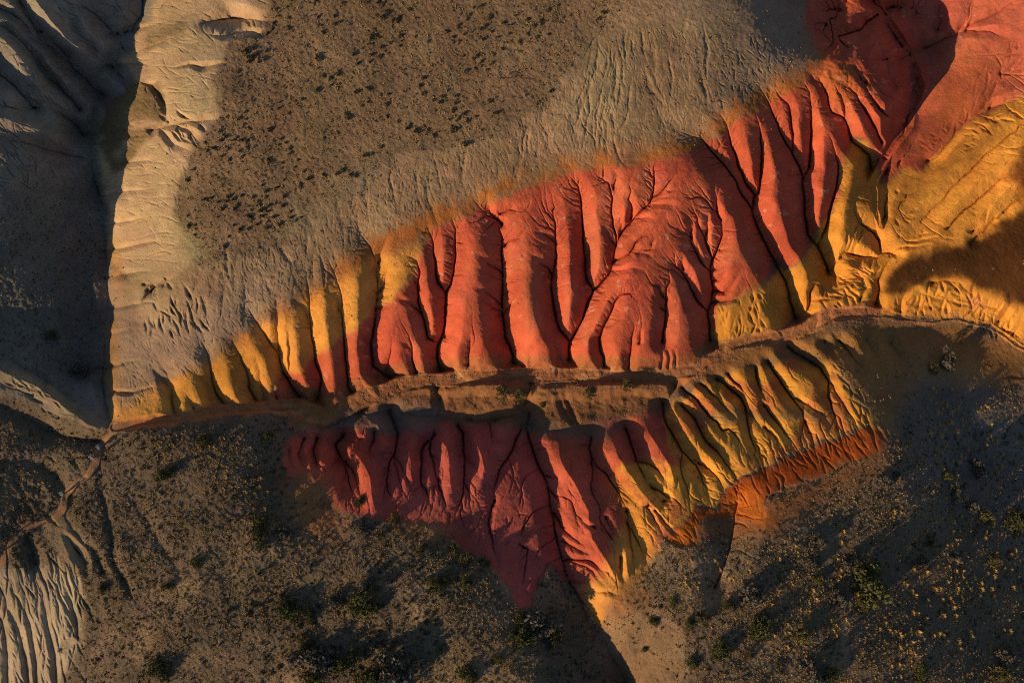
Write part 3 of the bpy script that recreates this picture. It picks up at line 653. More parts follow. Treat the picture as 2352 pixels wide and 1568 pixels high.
# red and yellow slopes
z_redU = zone([(945,640),(1000,515),(1040,510),(1100,480),(1180,435),(1340,383),(1450,372),(1600,345),(1650,318),(1690,270),(1760,240),(1850,185),(1890,125),(1855,60),(1845,-90),(2440,-90),(2440,170),(2300,230),(2200,300),(2120,390),(2070,380),(2020,420),(1990,330),(1950,335),(1930,400),(1925,470),(1890,520),(1850,590),(1800,640),(1740,650),(1650,705),(1630,790),(1560,850),(1300,862),(1000,868),(900,872),(820,915),(680,930),(615,915),(650,868),(700,850),(760,800),(800,775),(870,720)], 2.5, 6, strat=0.9)
z_yelL = zone([(262,965),(262,935),(330,915),(380,880),(440,850),(500,830),(560,770),(640,730),(715,675),(790,630),(870,580),(985,555),(975,620),(945,645),(870,735),(800,785),(760,810),(700,862),(640,880),(600,930),(400,955)], 10, 12, strat=0.7)
z_org_band = zone([(520,800),(700,660),(860,545),(990,480),(1180,405),(1340,355),(1600,315),(1680,240),(1850,150),(1880,60),(1930,120),(1850,210),(1700,290),(1600,365),(1340,405),(1180,455),(1000,540),(860,600),(700,720),(560,830)], 12, 14)
z_org_band = z_org_band*(0.45+0.75*smooth(fbm(UU, VV, 45, 35, 4), -.35, .35)).clip(0, 1)
paint(z_org_band, col(.40,.135,.028), 0.3, 0.3, 0.95)
paint(z_yelL, C_YEL*col(1.05,1.06,1.15), 0.06, 0.6, 0.88)
paint(zone([(380,900),(520,800),(640,770),(620,850),(500,900),(300,950)], 16, 14), C_OCH, 0.15, 0.4, 0.6)
paint(z_redU, C_RED, 0.0, 0.85)
paint(zone([(2080,-90),(2440,-90),(2440,160),(2300,225),(2120,385),(2070,370)], 14, 14), col(.43,.112,.068), 0.0, 0.5, 0.9)
sp = smooth(fbm(UU*1.0, VV*0.55, 44, 36, 4), 0.02, 0.5)*z_redU
paint(sp, col(.54,.165,.085), None, None, 0.5)
sp = smooth(fbm(UU*1.1, VV*0.5, 60, 37, 4), 0.05, 0.55)*z_redU
paint(sp, col(.38,.066,.045), None, None, 0.55)
paint(zone([(640,860),(720,830),(760,800),(820,780),(840,905),(690,925)], 14, 8), C_RED*col(.9,1.2,1), 0, 0.7, 0.5)
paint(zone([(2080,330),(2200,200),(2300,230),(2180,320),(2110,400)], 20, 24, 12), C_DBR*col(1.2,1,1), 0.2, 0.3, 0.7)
paint(zone([(2150,150),(2300,90),(2300,260),(2160,330)], 24, 26, 13), C_RED*col(.72,.95,.75), 0.15, 0.3, 0.8)
paint(zone([(1880,120),(1960,150),(2000,200),(1940,240),(1850,200)], 18, 10), C_OCH*col(.9,.62,.8), 0.0, 0.5, 0.6)
z_yelR = zone([(1625,800),(1650,712),(1740,655),(1800,645),(1850,595),(1890,525),(1925,475),(1930,405),(1950,340),(1995,335),(2020,425),(2075,380),(2120,392),(2200,310),(2300,235),(2440,180),(2440,860),(2352,800),(2270,740),(2200,726),(2060,720),(1900,715),(1840,752),(1770,772),(1690,780)], 4, 7, strat=0.6)
paint(z_yelR, C_YEL*.9, 0.03, 0.7)
paint(zone([(1640,715),(1740,650),(1830,700),(1770,760),(1650,790)], 12, 10), C_OCH, 0.1, 0.6, 0.45)
paint(zone([(2060,440),(2130,400),(2200,370),(2180,450),(2100,520),(2060,560)], 14, 18, 14), C_OCH, 0.3, 0.4, 0.85)
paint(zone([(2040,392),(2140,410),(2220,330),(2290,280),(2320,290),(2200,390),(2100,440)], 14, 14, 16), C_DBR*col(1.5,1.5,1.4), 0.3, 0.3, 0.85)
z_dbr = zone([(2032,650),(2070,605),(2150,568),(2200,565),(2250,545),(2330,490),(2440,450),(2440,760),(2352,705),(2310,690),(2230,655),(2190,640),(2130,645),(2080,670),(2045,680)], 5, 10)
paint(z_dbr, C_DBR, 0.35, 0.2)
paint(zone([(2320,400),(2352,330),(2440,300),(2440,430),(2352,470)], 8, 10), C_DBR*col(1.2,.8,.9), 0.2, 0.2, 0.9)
paint(zone([(2215,690),(2250,685),(2265,700),(2235,705)], 8, 4), col(.40,.13,.10), 0, 0.3, 0.8)
# wash floor and path
z_wash = smooth(FD+4*fbm(UU, VV, 25, 21, 3), 11, 1)*((UU > 640) | (VV > 900))*(UU < 2020)
paint(z_wash*(VV > 690), C_PATH, 0.12, 0.1)
z_washside = smooth(np.abs(FD-16)+8*fbm(UU, VV, 30, 22, 3), 24, 8)*(VV > 780)*(UU > 660)
paint(z_washside, col(.33,.14,.05), 0.25, 0.4, 0.6)
br = smooth(fbm(UU*0.16, VV, 9, 38, 3), 0.05, 0.4)*smooth(FD, 14, 2)*(VV > 690)*(UU > 600)
paint(br, col(.52,.27,.13), 0.0, 0.1, 0.6)
br = smooth(fbm(UU*0.2, VV, 12, 39, 3), 0.1, 0.45)*smooth(FD, 14, 2)*(VV > 690)*(UU > 600)
paint(br, col(.25,.085,.035), 0.1, 0.1, 0.6)
paint(zone([(690,900),(740,905),(800,920),(840,905),(800,950),(735,975),(690,945)], 8, 8), C_OCH*col(.9,.8,1.2), 0.25, 0.3, 0.8)
PATHL = [(1560,880),(1628,842),(1685,786),(1770,777),(1840,757),(1900,722),(1990,712)]
PATHW = [(262,985),(330,966),(400,960),(520,938),(620,930)]
PATHS = [(275,975),(255,1000),(228,1030),(218,1065),(205,1090),(178,1110),(150,1140),(142,1175),(120,1196),(75,1205),(38,1218),(22,1250),(5,1285),(-40,1330)]
PD = np.full_like(UU, 1e3)
def pathd(P, hw):
    def f(sl, k, t, d): PD[sl] = np.minimum(PD[sl], d-hw)
    seg_iter(f, P, 40)
pathd(PATHS, 6.0); pathd(PATHW, 6.5); pathd(PATHL, 6.0)
paint(smooth(PD+2*fbm(UU, VV, 14, 30, 2), 4, -1.5), np.where((UU < 300)[..., None], col(.31,.165,.085), C_PATH), 0.0, 0.0)
# southern slopes
z_redS = zone([(648,1040),(662,1005),(720,990),(820,965),(900,985),(1000,960),(1200,975),(1300,985),(1450,955),(1525,935),(1600,960),(1640,1060),(1560,1200),(1480,1290),(1400,1330),(1340,1370),(1300,1330),(1262,1290),(1240,1330),(1222,1395),(1190,1402),(1170,1350),(1110,1285),(1040,1245),(1000,1212),(830,1185),(770,1165),(715,1085),(655,1100)], 3, 7, strat=-0.4)
paint(z_redS, C_MAG, 0.0, 0.8)
paint(zone([(1250,1000),(1420,960),(1520,960),(1560,1060),(1420,1320),(1330,1340),(1270,1200)], 14, 10), C_RED*col(.95,1,1), 0, 0.7, 0.7)
paint(zone([(655,1020),(740,1000),(850,1000),(860,1180),(800,1170),(720,1090),(655,1100)], 16, 10), C_RED, 0, 0.7, 0.7)
z_yelS = zone([(1525,938),(1640,868),(1760,835),(1830,818),(1905,835),(1955,920),(2005,975),(1900,1015),(1800,1052),(1670,1112),(1640,1165),(1605,1165),(1560,1215),(1530,1225),(1480,1150),(1420,1080),(1470,1060),(1550,1075)], 4, 9, strat=-0.8)
paint(z_yelS, C_YEL*col(.92,.98,1), 0.0, 0.8)
paint(zone([(1420,1090),(1480,1150),(1525,1215),(1490,1300),(1420,1370),(1390,1398),(1350,1385),(1330,1350),(1400,1330),(1410,1250),(1440,1200),(1400,1100)], 12, 10), C_YEL, 0.0, 0.8, 0.9)
paint(zone([(1480,1180),(1440,1250),(1480,1300),(1420,1360),(1390,1398),(1345,1380),(1380,1300)], 12, 10), C_YEL*col(1,1.05,1.5), 0.0, 0.8, 0.5)
paint(zone([(1345,1385),(1390,1395),(1392,1440),(1365,1430)], 4, 5), C_YEL, 0.05, 0.5, 0.9)
rn = smooth(fbm(UU, VV, 46, 33, 4), 0.05, 0.35)
paint(z_yelS*rn, C_RED*col(.95,1.3,1), 0.0, 0.8, 0.7)
z_orgS = zone([(1530,1235),(1560,1215),(1600,1168),(1645,1168),(1672,1115),(1800,1055),(1900,1018),(2005,978),(2045,1005),(2030,1035),(1960,1060),(1890,1085),(1800,1115),(1760,1140),(1740,1200),(1660,1185),(1610,1190),(1600,1240),(1560,1262)], 4, 9)
paint(z_orgS, C_RUST_SHADE, 0.03, 0.7)  # rust-red soil, colour kept darker to stand in for shade on this bank
paint(zone([(1545,1262),(1600,1200),(1660,1190),(1760,1150),(1890,1090),(2030,1040),(2060,1015),(2070,1050),(1960,1100),(1860,1150),(1780,1240),(1650,1225),(1600,1265)], 18, 14), col(.30,.105,.028), 0.25, 0.3, 0.85)
paint(zone([(1540,1235),(1600,1180),(1600,1240),(1560,1258)], 6, 5)+zone([(1665,1140),(1720,1130),(1780,1210),(1720,1200),(1670,1170)], 10, 8), col(.55,.15,.02), 0.05, 0.5, 0.9)
paint(zone([(1590,950),(1660,945),(1760,950),(1890,945),(1890,958),(1760,962),(1600,962)], 5, 8), col(.17,.15,.09), 0.3, 0.6, 0.75)
z_ter = zone([(860,905),(930,880),(1100,872),(1300,870),(1430,878),(1540,872),(1530,950),(1400,960),(1330,1000),(1240,990),(1000,960),(880,985),(760,985),(800,950)], 8, 10)
paint(z_ter, col(.255,.112,.046), 0.45, 0.3, 0.9)
paint(zone([(760,965),(880,925),(1000,940),(1010,985),(960,990),(860,975),(760,990)], 8, 10)+zone([(1190,940),(1230,960),(1340,985),(1420,960),(1400,1000),(1300,1000),(1200,985)], 8, 10), col(.185,.125,.10), 0.2, 0.2, 0.85)
tanp = smooth(fbm(UU, VV, 110, 34, 4), 0.0, 0.5)*smooth(VV, 1180, 1300)*smooth(VEG, .4, .8)*(UU < 1950)
paint(tanp, col(.33,.215,.125), 0.55, 0.1, 0.8)
z_brR = zone([(1600,880),(1690,800),(1780,785),(1900,760),(2000,735),(2200,745),(2352,820),(2352,880),(2100,900),(2050,1000),(1960,880),(1900,835),(1820,815),(1640,865)], 12, 12)
paint(z_brR, col(.34,.165,.045), 0.35, 0.45, 0.85)
paint(zone([(1900,870),(1960,900),(2020,960),(2060,1000),(2000,980),(1950,930)], 12, 10), C_OCH, 0.2, 0.4, 0.6)
paint(zone([(1390,1370),(1500,1320),(1480,1400),(1400,1450),(1380,1420)], 20, 16), col(.38,.17,.05), 0.3, 0.2, 0.75)
paint(zone([(1380,1440),(1560,1440),(1560,1660),(1420,1660)], 26, 18), col(.25,.152,.084), 0.35, 0.15, 0.8)
paint(zone([(655,1085),(720,1085),(790,1180),(760,1260),(680,1200)], 18, 12), col(.40,.16,.05), 0.3, 0.2, 0.75)
paint(zone([(900,1185),(1030,1215),(1030,1235),(930,1230)], 14, 10), col(.42,.15,.04), 0.2, 0.2, 0.75)
paint(zone([(1180,950),(1240,960),(1300,980),(1400,1000),(1380,1020),(1260,1000),(1200,980)], 10, 10), col(.20,.13,.08), 0.3, 0.3, 0.6)
paint(zone([(920,920),(1010,930),(1000,980),(930,990),(830,975),(860,950)], 10, 10), col(.24,.16,.115), 0.15, 0.2, 0.75)
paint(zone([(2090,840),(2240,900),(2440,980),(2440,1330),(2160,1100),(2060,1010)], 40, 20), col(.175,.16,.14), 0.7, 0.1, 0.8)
# lower left badland
z_ll = zone([(-90,1310),(40,1310),(140,1300),(185,1330),(185,1480),(140,1568),(100,1660),(-90,1660)], 6, 8)
paint(z_ll, col(.37,.285,.185), 0.05, 0.4)
paint(zone([(100,1200),(160,1180),(200,1250),(180,1320),(130,1310)], 8, 8), col(.33,.23,.13), 0.1, 0.8, 0.8)
paint(zone([(0,850),(60,850),(240,960),(225,985),(100,930),(0,900)], 6, 8), col(.30,.22,.13), 0.2, 0.5, 0.8)
# tone drift, mineral streaks
dr = 1+0.34*fbm(UU, VV, 90, 41, 4)
ALB *= dr[..., None]
st = fbm(UU, VV, 18, 42, 4)
ALB *= (1+0.22*st)[..., None]
hue = fbm(UU, VV, 55, 43, 3)
ALB[..., 1] *= 1+0.09*hue; ALB[..., 2] *= 1+0.10*fbm(UU, VV, 40, 44, 3)
wm = smooth(fbm(UU, VV, 16, 45, 4), 0.42, 0.62)*z_redU*(RILL > .5)
paint(wm, col(.66,.34,.22), None, None, 0.45)

# ------------------------------------------------------------------ natural surface relief and rills
bare = RILL; veg = VEG
Z += 3.2*fbm(UU, VV, 60, 51, 4)*(1-0.5*z_wash)
Z += 13*fbm(UU, VV, 175, 57, 3)*smooth(VV, 1000, 1150)*smooth(VEG, .3, .7)
Z += 13*fbm(UU, VV, 48, 62, 4)*smooth(np.hypot((UU-2000)*1.0, (VV-110)*.75), 170, 90)
Z += 2.6*fbm(UU, VV, 15, 63, 3)*smooth(FD, 16, 4)*(UU > 660)*(VV > 690)
Z += 9*fbm(UU, VV, 42, 59, 4)*smooth(np.hypot(UU-1330, VV-1500), 230, 90)
Z += 5.0*fbm(UU, VV, 26, 58, 3)*smooth(FD, 10, 26)*smooth(FD, 120, 70)*(VV > 870)*(UU > 660)*(1-z_redS)*(1-z_yelS)
Z += 1.0*fbm(UU, VV, 9, 52, 3)*(0.4+0.6*bare)
Z += (2.2*fbm(UU, VV, 7.5, 53, 3))*veg*(1-0.35*z_shrub)
def rills(Z, passes, k, ndrop, nstep):
    W = nu
    mask = np.clip(RILL, 0, 1)
    prob = mask.ravel()**1.5
    cdf = np.cumsum(prob.astype(np.float64)); cdf /= cdf[-1]
    for p in range(passes):
        Zs = blur1(Z)
        gy, gx = np.gradient(Zs, STEP)
        start = np.searchsorted(cdf, rng.random(ndrop)).clip(0, nu*nv-1)
        y = (start//W).astype(np.float32)+rng.random(ndrop).astype(np.float32); x = (start % W).astype(np.float32)+rng.random(ndrop).astype(np.float32)
        dx = np.zeros(ndrop, np.float32); dy = np.zeros(ndrop, np.float32)
        acc = np.zeros(nu*nv, np.float32)
        for s in range(nstep):
            xi = np.clip(x.astype(np.int32), 0, nu-1); yi = np.clip(y.astype(np.int32), 0, nv-1)
            idx = yi*W+xi
            acc += np.bincount(idx, minlength=nu*nv)
            ax = gx.ravel()[idx]; ay = gy.ravel()[idx]
            dx = 0.45*dx-0.55*ax; dy = 0.45*dy-0.55*ay
            n = np.sqrt(dx*dx+dy*dy)+1e-6
            dx /= n; dy /= n
            x = x+dx; y = y+dy
        acc = acc.reshape(nv, nu)
        mean = ndrop*nstep/(prob.sum())
        f0 = np.log1p(acc/(mean*1.2))
        f = blur1(f0)-blur(f0, 7)
        g = np.clip(np.log(acc/mean+1e-6)-0.9, 0, 2.2)
        g = 0.6*g+0.4*blur1(g)
        Z = Z-(0.55*k*np.clip(f, -0.5, 2.0)+1.55*k*g)*mask**1.5
    return Z
Z = rills(Z, 6, 0.62, 500000, int(75/STEP*1.2)).astype(np.float32)
Z = 0.8*Z+0.2*blur1(Z)
Z += (0.55*fbm(UU, VV, 4.0, 54, 2)).astype(np.float32)*(0.25+0.75*veg)

# ------------------------------------------------------------------ terrain mesh (one sheet, split into named pieces that share their edges)
ext = np.array([8, 20, 40, 70, 110, 160, 230, 320, 450, 640, 900, 1300, 1900, 2800, 4200, 6500], np.float64)
ua = np.r_[U0-ext[::-1], ui, U1+ext]; va = np.r_[V0-ext[::-1], vi, V1+ext]
ne = len(ext)
AU, AV = np.meshgrid(ua, va)
cuc = np.clip(AU, U0, U1); cvc = np.clip(AV, V0, V1)
ii = np.clip(np.arange(len(ua))-ne, 0, nu-1); jj = np.clip(np.arange(len(va))-ne, 0, nv-1)
ZA = Z[np.ix_(jj, ii)].astype(np.float64)
dist = np.hypot(AU-cuc, AV-cvc)
out = dist > 0
near = tps_eval(CP[:, :2], WT, np.clip(AU[out], -420, 2560), np.clip(AV[out], -90, 1680))
fade = np.clip(dist[out]/120, 0, 1)
far = np.clip(near, -215, 150)+40*fbm(AU[out], AV[out], 400, 61, 4)*np.clip(dist[out]/500, 0, 1)
farfade = smooth(dist[out], 700, 4000)
ZA[out] = (ZA[out]*(1-fade)+far*fade)*(1-farfade)+(-60)*farfade
ALBA = ALB[np.ix_(jj, ii)]; VEGA = VEG[np.ix_(jj, ii)]; RILA = RILL[np.ix_(jj, ii)]

def to_world(u, v, z):
    k = (1-z/HC)*PX
    return (u-CU)*k, -(v-CV)*k, z*PX
XW, YW, ZW = to_world(AU, AV, ZA)
NVA, NUA = AU.shape
co = np.stack([XW, YW, ZW], -1).reshape(-1, 3).astype(np.float32)
# shared vertex normals
dxu = np.gradient(co.reshape(NVA, NUA, 3), axis=1); dyv = np.gradient(co.reshape(NVA, NUA, 3), axis=0)
NRM = np.cross(dyv, dxu).reshape(-1, 3); NRM /= np.linalg.norm(NRM, axis=1, keepdims=True)+1e-12

def zat(u, v): return float(bil(Z, np.array([(u-U0)/STEP]), np.array([(v-V0)/STEP]))[0])
def zat_arr(u, v): return bil(Z, (u-U0)/STEP, (v-V0)/STEP)

# piece index per vertex -> per face
piece = np.zeros(UU.shape, np.int8)
piece[z_left > .5] = 1
piece[z_pale > .5] = 2
piece[(z_redU > .5)] = 3
piece[(z_yelL > .5) & (z_redU <= .5)] = 4
piece[(z_yelR > .5) & (z_redU <= .5)] = 4
piece[(z_redS > .5)] = 5
piece[(z_yelS > .5) & (z_redS <= .5)] = 5
piece[PD < 1.0] = 6
PA = np.zeros(AU.shape, np.int8); PA[ne:ne+nv, ne:ne+nu] = piece
names = ['terrain', 'grey_hillside', 'pale_hillside', 'red_hills', 'yellow_hills', 'ribbed_hillside', 'path']

def ground_material():
    m = bpy.data.materials.new('badland_soil'); m.use_nodes = True
    n = m.node_tree.nodes; l = m.node_tree.links; b = n['Principled BSDF']
    b.inputs['Roughness'].default_value = 0.95; b.inputs['Specular IOR Level'].default_value = 0.08
    at = n.new('ShaderNodeAttribute'); at.attribute_name = 'soil'
    av = n.new('ShaderNodeAttribute'); av.attribute_name = 'cover'
    tc = n.new('ShaderNodeTexCoord')
    def noise(scale, det, rough=0.6):
        t = n.new('ShaderNodeTexNoise'); t.inputs['Scale'].default_value = scale; t.inputs['Detail'].default_value = det
        t.inputs['Roughness'].default_value = rough; l.new(tc.outputs['Object'], t.inputs['Vector']); return t
    n1 = noise(6.5, 6, 0.8); n2 = noise(1.6, 5, 0.65); n3 = noise(2.6, 6, 0.75)
    mr = n.new('ShaderNodeMapRange'); mr.inputs['From Min'].default_value = 0.3; mr.inputs['From Max'].default_value = 0.7
    mr.inputs['To Min'].default_value = 0.72; mr.inputs['To Max'].default_value = 1.28; l.new(n1.outputs['Fac'], mr.inputs['Value'])
    mr2 = n.new('ShaderNodeMapRange'); mr2.inputs['From Min'].default_value = 0.38; mr2.inputs['From Max'].default_value = 0.62
    mr2.inputs['To Min'].default_value = 0.0; mr2.inputs['To Max'].default_value = 1.0; l.new(n3.outputs['Fac'], mr2.inputs['Value'])
    mul = n.new('ShaderNodeMath'); mul.operation = 'MULTIPLY'; l.new(mr2.outputs[0], mul.inputs[0]); l.new(av.outputs['Fac'], mul.inputs[1])
    mul2 = n.new('ShaderNodeMath'); mul2.operation = 'MULTIPLY'; l.new(mul.outputs[0], mul2.inputs[0]); mul2.inputs[1].default_value = 0.42
    mixv = n.new('ShaderNodeMix'); mixv.data_type = 'RGBA'; mixv.blend_type = 'MIX'
    l.new(mul2.outputs[0], mixv.inputs[0]); l.new(at.outputs['Color'], mixv.inputs[6])
    hs = n.new('ShaderNodeHueSaturation'); hs.inputs['Saturation'].default_value = 0.85; hs.inputs['Value'].default_value = 0.55
    l.new(at.outputs['Color'], hs.inputs['Color']); l.new(hs.outputs[0], mixv.inputs[7])
    mm = n.new('ShaderNodeVectorMath'); mm.operation = 'SCALE'
    l.new(mixv.outputs[2], mm.inputs[0]); l.new(mr.outputs[0], mm.inputs['Scale'])
    l.new(mm.outputs[0], b.inputs['Base Color'])
    bmp = n.new('ShaderNodeBump'); bmp.inputs['Strength'].default_value = 0.85; bmp.inputs['Distance'].default_value = 0.12
    add = n.new('ShaderNodeMath'); add.operation = 'ADD'; l.new(n1.outputs['Fac'], add.inputs[0]); l.new(n3.outputs['Fac'], add.inputs[1])
    l.new(add.outputs[0], bmp.inputs['Height']); l.new(bmp.outputs[0], b.inputs['Normal'])
    return m
M_SOIL = ground_material()

idx = np.arange(NVA*NUA, dtype=np.int32).reshape(NVA, NUA)
quads = np.stack([idx[:-1, :-1], idx[1:, :-1], idx[1:, 1:], idx[:-1, 1:]], -1).reshape(-1, 4)
fp = PA[:-1, :-1].ravel()
soil = np.concatenate([ALBA.reshape(-1, 3), np.ones((NVA*NUA, 1), np.float32)], 1).astype(np.float32)
cover = VEGA.reshape(-1).astype(np.float32)
for pi, nm in enumerate(names):
    q = quads[fp == pi]
    used, inv = np.unique(q.ravel(), return_inverse=True)
    me = bpy.data.meshes.new(nm)
    me.vertices.add(len(used)); me.vertices.foreach_set('co', co[used].ravel())
    me.loops.add(len(inv)); me.loops.foreach_set('vertex_index', inv.astype(np.int32))
    me.polygons.add(len(q)); me.polygons.foreach_set('loop_start', np.arange(0, len(inv), 4, dtype=np.int32))
    me.update(calc_edges=True)
    me.polygons.foreach_set('use_smooth', np.ones(len(q), bool))
    ca = me.color_attributes.new('soil', 'FLOAT_COLOR', 'POINT'); ca.data.foreach_set('color', soil[used].ravel())
    fa = me.attributes.new('cover', 'FLOAT', 'POINT'); fa.data.foreach_set('value', cover[used])
    me.materials.append(M_SOIL)
    me.normals_split_custom_set_from_vertices(NRM[used])
    o = bpy.data.objects.new(nm, me); COL.objects.link(o); o['kind'] = 'structure'
    o['label'] = {'terrain': 'brown ground of the plateau and the scrubby plain', 'grey_hillside': 'dark grey hillside in shade at the left',
        'pale_hillside': 'pale beige scarp beside the dark canyon', 'red_hills': 'red ridges with deep gullies', 'yellow_hills': 'yellow clay slopes beside the red ridges',
        'ribbed_hillside': 'shaded red and yellow ribs below the wash', 'path': 'reddish footpath along the wash and saddle'}[nm]
# ------------------------------------------------------------------ plants
def inpoly(P, u, v):
    n = len(P); c = False
    for k in range(n):
        x0, y0 = P[k]; x1, y1 = P[(k+1) % n]
        if (y0 > v) != (y1 > v) and u < (x1-x0)*(v-y0)/(y1-y0)+x0: c = not c
    return c

def leaf_material(name, dark, light, rough=0.9):
    m = bpy.data.materials.new(name); m.use_nodes = True
    n = m.node_tree.nodes; l = m.node_tree.links; b = n['Principled BSDF']
    b.inputs['Roughness'].default_value = rough; b.inputs['Specular IOR Level'].default_value = 0.1
    a = n.new('ShaderNodeAttribute'); a.attribute_name = 'tone'
    oi = n.new('ShaderNodeObjectInfo')
    add = n.new('ShaderNodeMath'); add.operation = 'MULTIPLY_ADD'
    l.new(oi.outputs['Random'], add.inputs[0]); add.inputs[1].default_value = 0.35; l.new(a.outputs['Fac'], add.inputs[2])
    mx = n.new('ShaderNodeMix'); mx.data_type = 'RGBA'; mx.clamp_factor = True
    l.new(add.outputs[0], mx.inputs[0]); mx.inputs[6].default_value = (*dark, 1); mx.inputs[7].default_value = (*light, 1)
    l.new(mx.outputs[2], b.inputs['Base Color'])
    return m
M_GREEN = leaf_material('shrub_leaves', (.030, .036, .018), (.105, .105, .036))
M_DRY = leaf_material('dry_twigs', (.058, .052, .042), (.155, .135, .10))
M_OLIVE = leaf_material('olive_leaves', (.055, .052, .022), (.165, .135, .045))
M_STEM = leaf_material('bark', (.06, .05, .04), (.13, .11, .09))
M_GOLD = leaf_material('dry_grass_blades', (.30, .185, .060), (.66, .41, .13))
M_SCRUB = leaf_material('scrub_leaves', (.034, .032, .022), (.115, .095, .052))

def mesh_from(name, verts, faces, tones, mat):
    me = bpy.data.meshes.new(name)
    verts = np.asarray(verts, np.float32); faces = np.asarray(faces, np.int32)
    nf, k = faces.shape
    me.vertices.add(len(verts)); me.vertices.foreach_set('co', verts.ravel())
    me.loops.add(nf*k); me.loops.foreach_set('vertex_index', faces.ravel())
    me.polygons.add(nf); me.polygons.foreach_set('loop_start', np.arange(0, nf*k, k, dtype=np.int32))
    me.update(calc_edges=True)
    t = me.attributes.new('tone', 'FLOAT', 'POINT'); t.data.foreach_set('value', np.asarray(tones, np.float32))
    me.materials.append(mat)
    return me

def leaves(r_, cents, rads, per, size, narrow=0.55):
    V = []; F = []; TT = []
    for c, rr in zip(cents, rads):
        tc = r_.random()*0.5
        for _ in range(per):
            d = r_.normal(size=3); d /= np.linalg.norm(d)
            p = c+d*rr*(0.35+0.65*r_.random()**0.5)
            if p[2] < 0.03: p[2] = 0.03+0.05*r_.random()
            a = r_.normal(size=3)+d*0.7; a /= np.linalg.norm(a)
            b = np.cross(a, r_.normal(size=3)); b /= np.linalg.norm(b)+1e-9
            s = size*(0.6+0.9*r_.random())
            k = len(V)
            V += [p-a*s*.5, p+b*s*narrow*.5, p+a*s*.5, p-b*s*narrow*.5]; F.append((k, k+1, k+2, k+3))
            t = tc+0.45*r_.random(); TT += [t]*4
    return V, F, TT

def shrub_variant(seed, nclump, per, size, spread=1.0, hgt=0.8):
    r_ = np.random.default_rng(seed)
    ce = []; ra = []
    for k in range(nclump):
        a = r_.random()*2*math.pi; q = spread*r_.random()**0.6
        squash = 0.65+0.35*math.sin(a*2+seed)
        zc = hgt*(0.25+0.75*r_.random())*(1-0.65*q*q)
        ce.append(np.array([q*math.cos(a)*0.82*(0.8+0.3*squash), q*math.sin(a)*0.82*squash+0.0, zc])); ra.append(0.17+0.17*r_.random())
    V, F, TT = leaves(r_, ce, ra, per, size)
    # stems
    SV = []; SF = []; ST = []
    for c in ce[::2]:
        base = np.array([0.10*r_.normal(), 0.10*r_.normal(), -0.12]); mid = (base+c)/2+r_.normal(size=3)*0.06
        for (p, q, r0, r1) in ((base, mid, .045, .028), (mid, c, .028, .010)):
            ax = q-p; ax = ax/(np.linalg.norm(ax)+1e-9); e1 = np.cross(ax, [0.3, 0.9, 0.2]); e1 /= np.linalg.norm(e1); e2 = np.cross(ax, e1)
            k = len(SV)
            for (o, rr) in ((p, r0), (q, r1)):
                for m in range(5):
                    an = m*2*math.pi/5; SV.append(o+rr*(math.cos(an)*e1+math.sin(an)*e2)); ST.append(r_.random())
            for m in range(5): SF.append((k+m, k+(m+1) % 5, k+5+(m+1) % 5, k+5+m))
    return (V, F, TT), (SV, SF, ST)

SHRUB = {}
for key, mat, size, nar, nc, per in (('g', M_GREEN, .115, .6, 34, 46), ('d', M_DRY, .16, .16, 26, 40), ('o', M_OLIVE, .12, .5, 26, 40)):
    SHRUB[key] = []
    for s in range(4):
        (V, F, TT), (SV, SF, ST) = shrub_variant(100+s*7+ord(key), nc, per, size)
        SHRUB[key].append((mesh_from('foliage', V, F, TT, mat), mesh_from('stems', SV, SF, ST, M_STEM)))

def place_shrub(u, v, r, kind, label, k, group=None):
    z = zat(u, v); x, y, zz = to_world(u, v, z)
    t = bpy.data.objects.new('shrub', None); COL.objects.link(t)
    t.location = (x, y, zz-0.03); t.rotation_euler = (0, 0, random.uniform(0, 6.28))
    s = (1.18 if r < 28 else 1.32)*r*PX*(1-z/HC); t.scale = (s*random.uniform(.95, 1.1), s*random.uniform(.9, 1.05), s*random.uniform(.8, 1.05))
    t['label'] = label; t['category'] = 'shrub'
    if group: t['group'] = group
    t.empty_display_size = 0.2
    fm, sm = SHRUB[kind][k % 4]
    for nm, me in (('foliage', fm), ('stems', sm)):
        c = bpy.data.objects.new(nm, me); COL.objects.link(c); c.parent = t

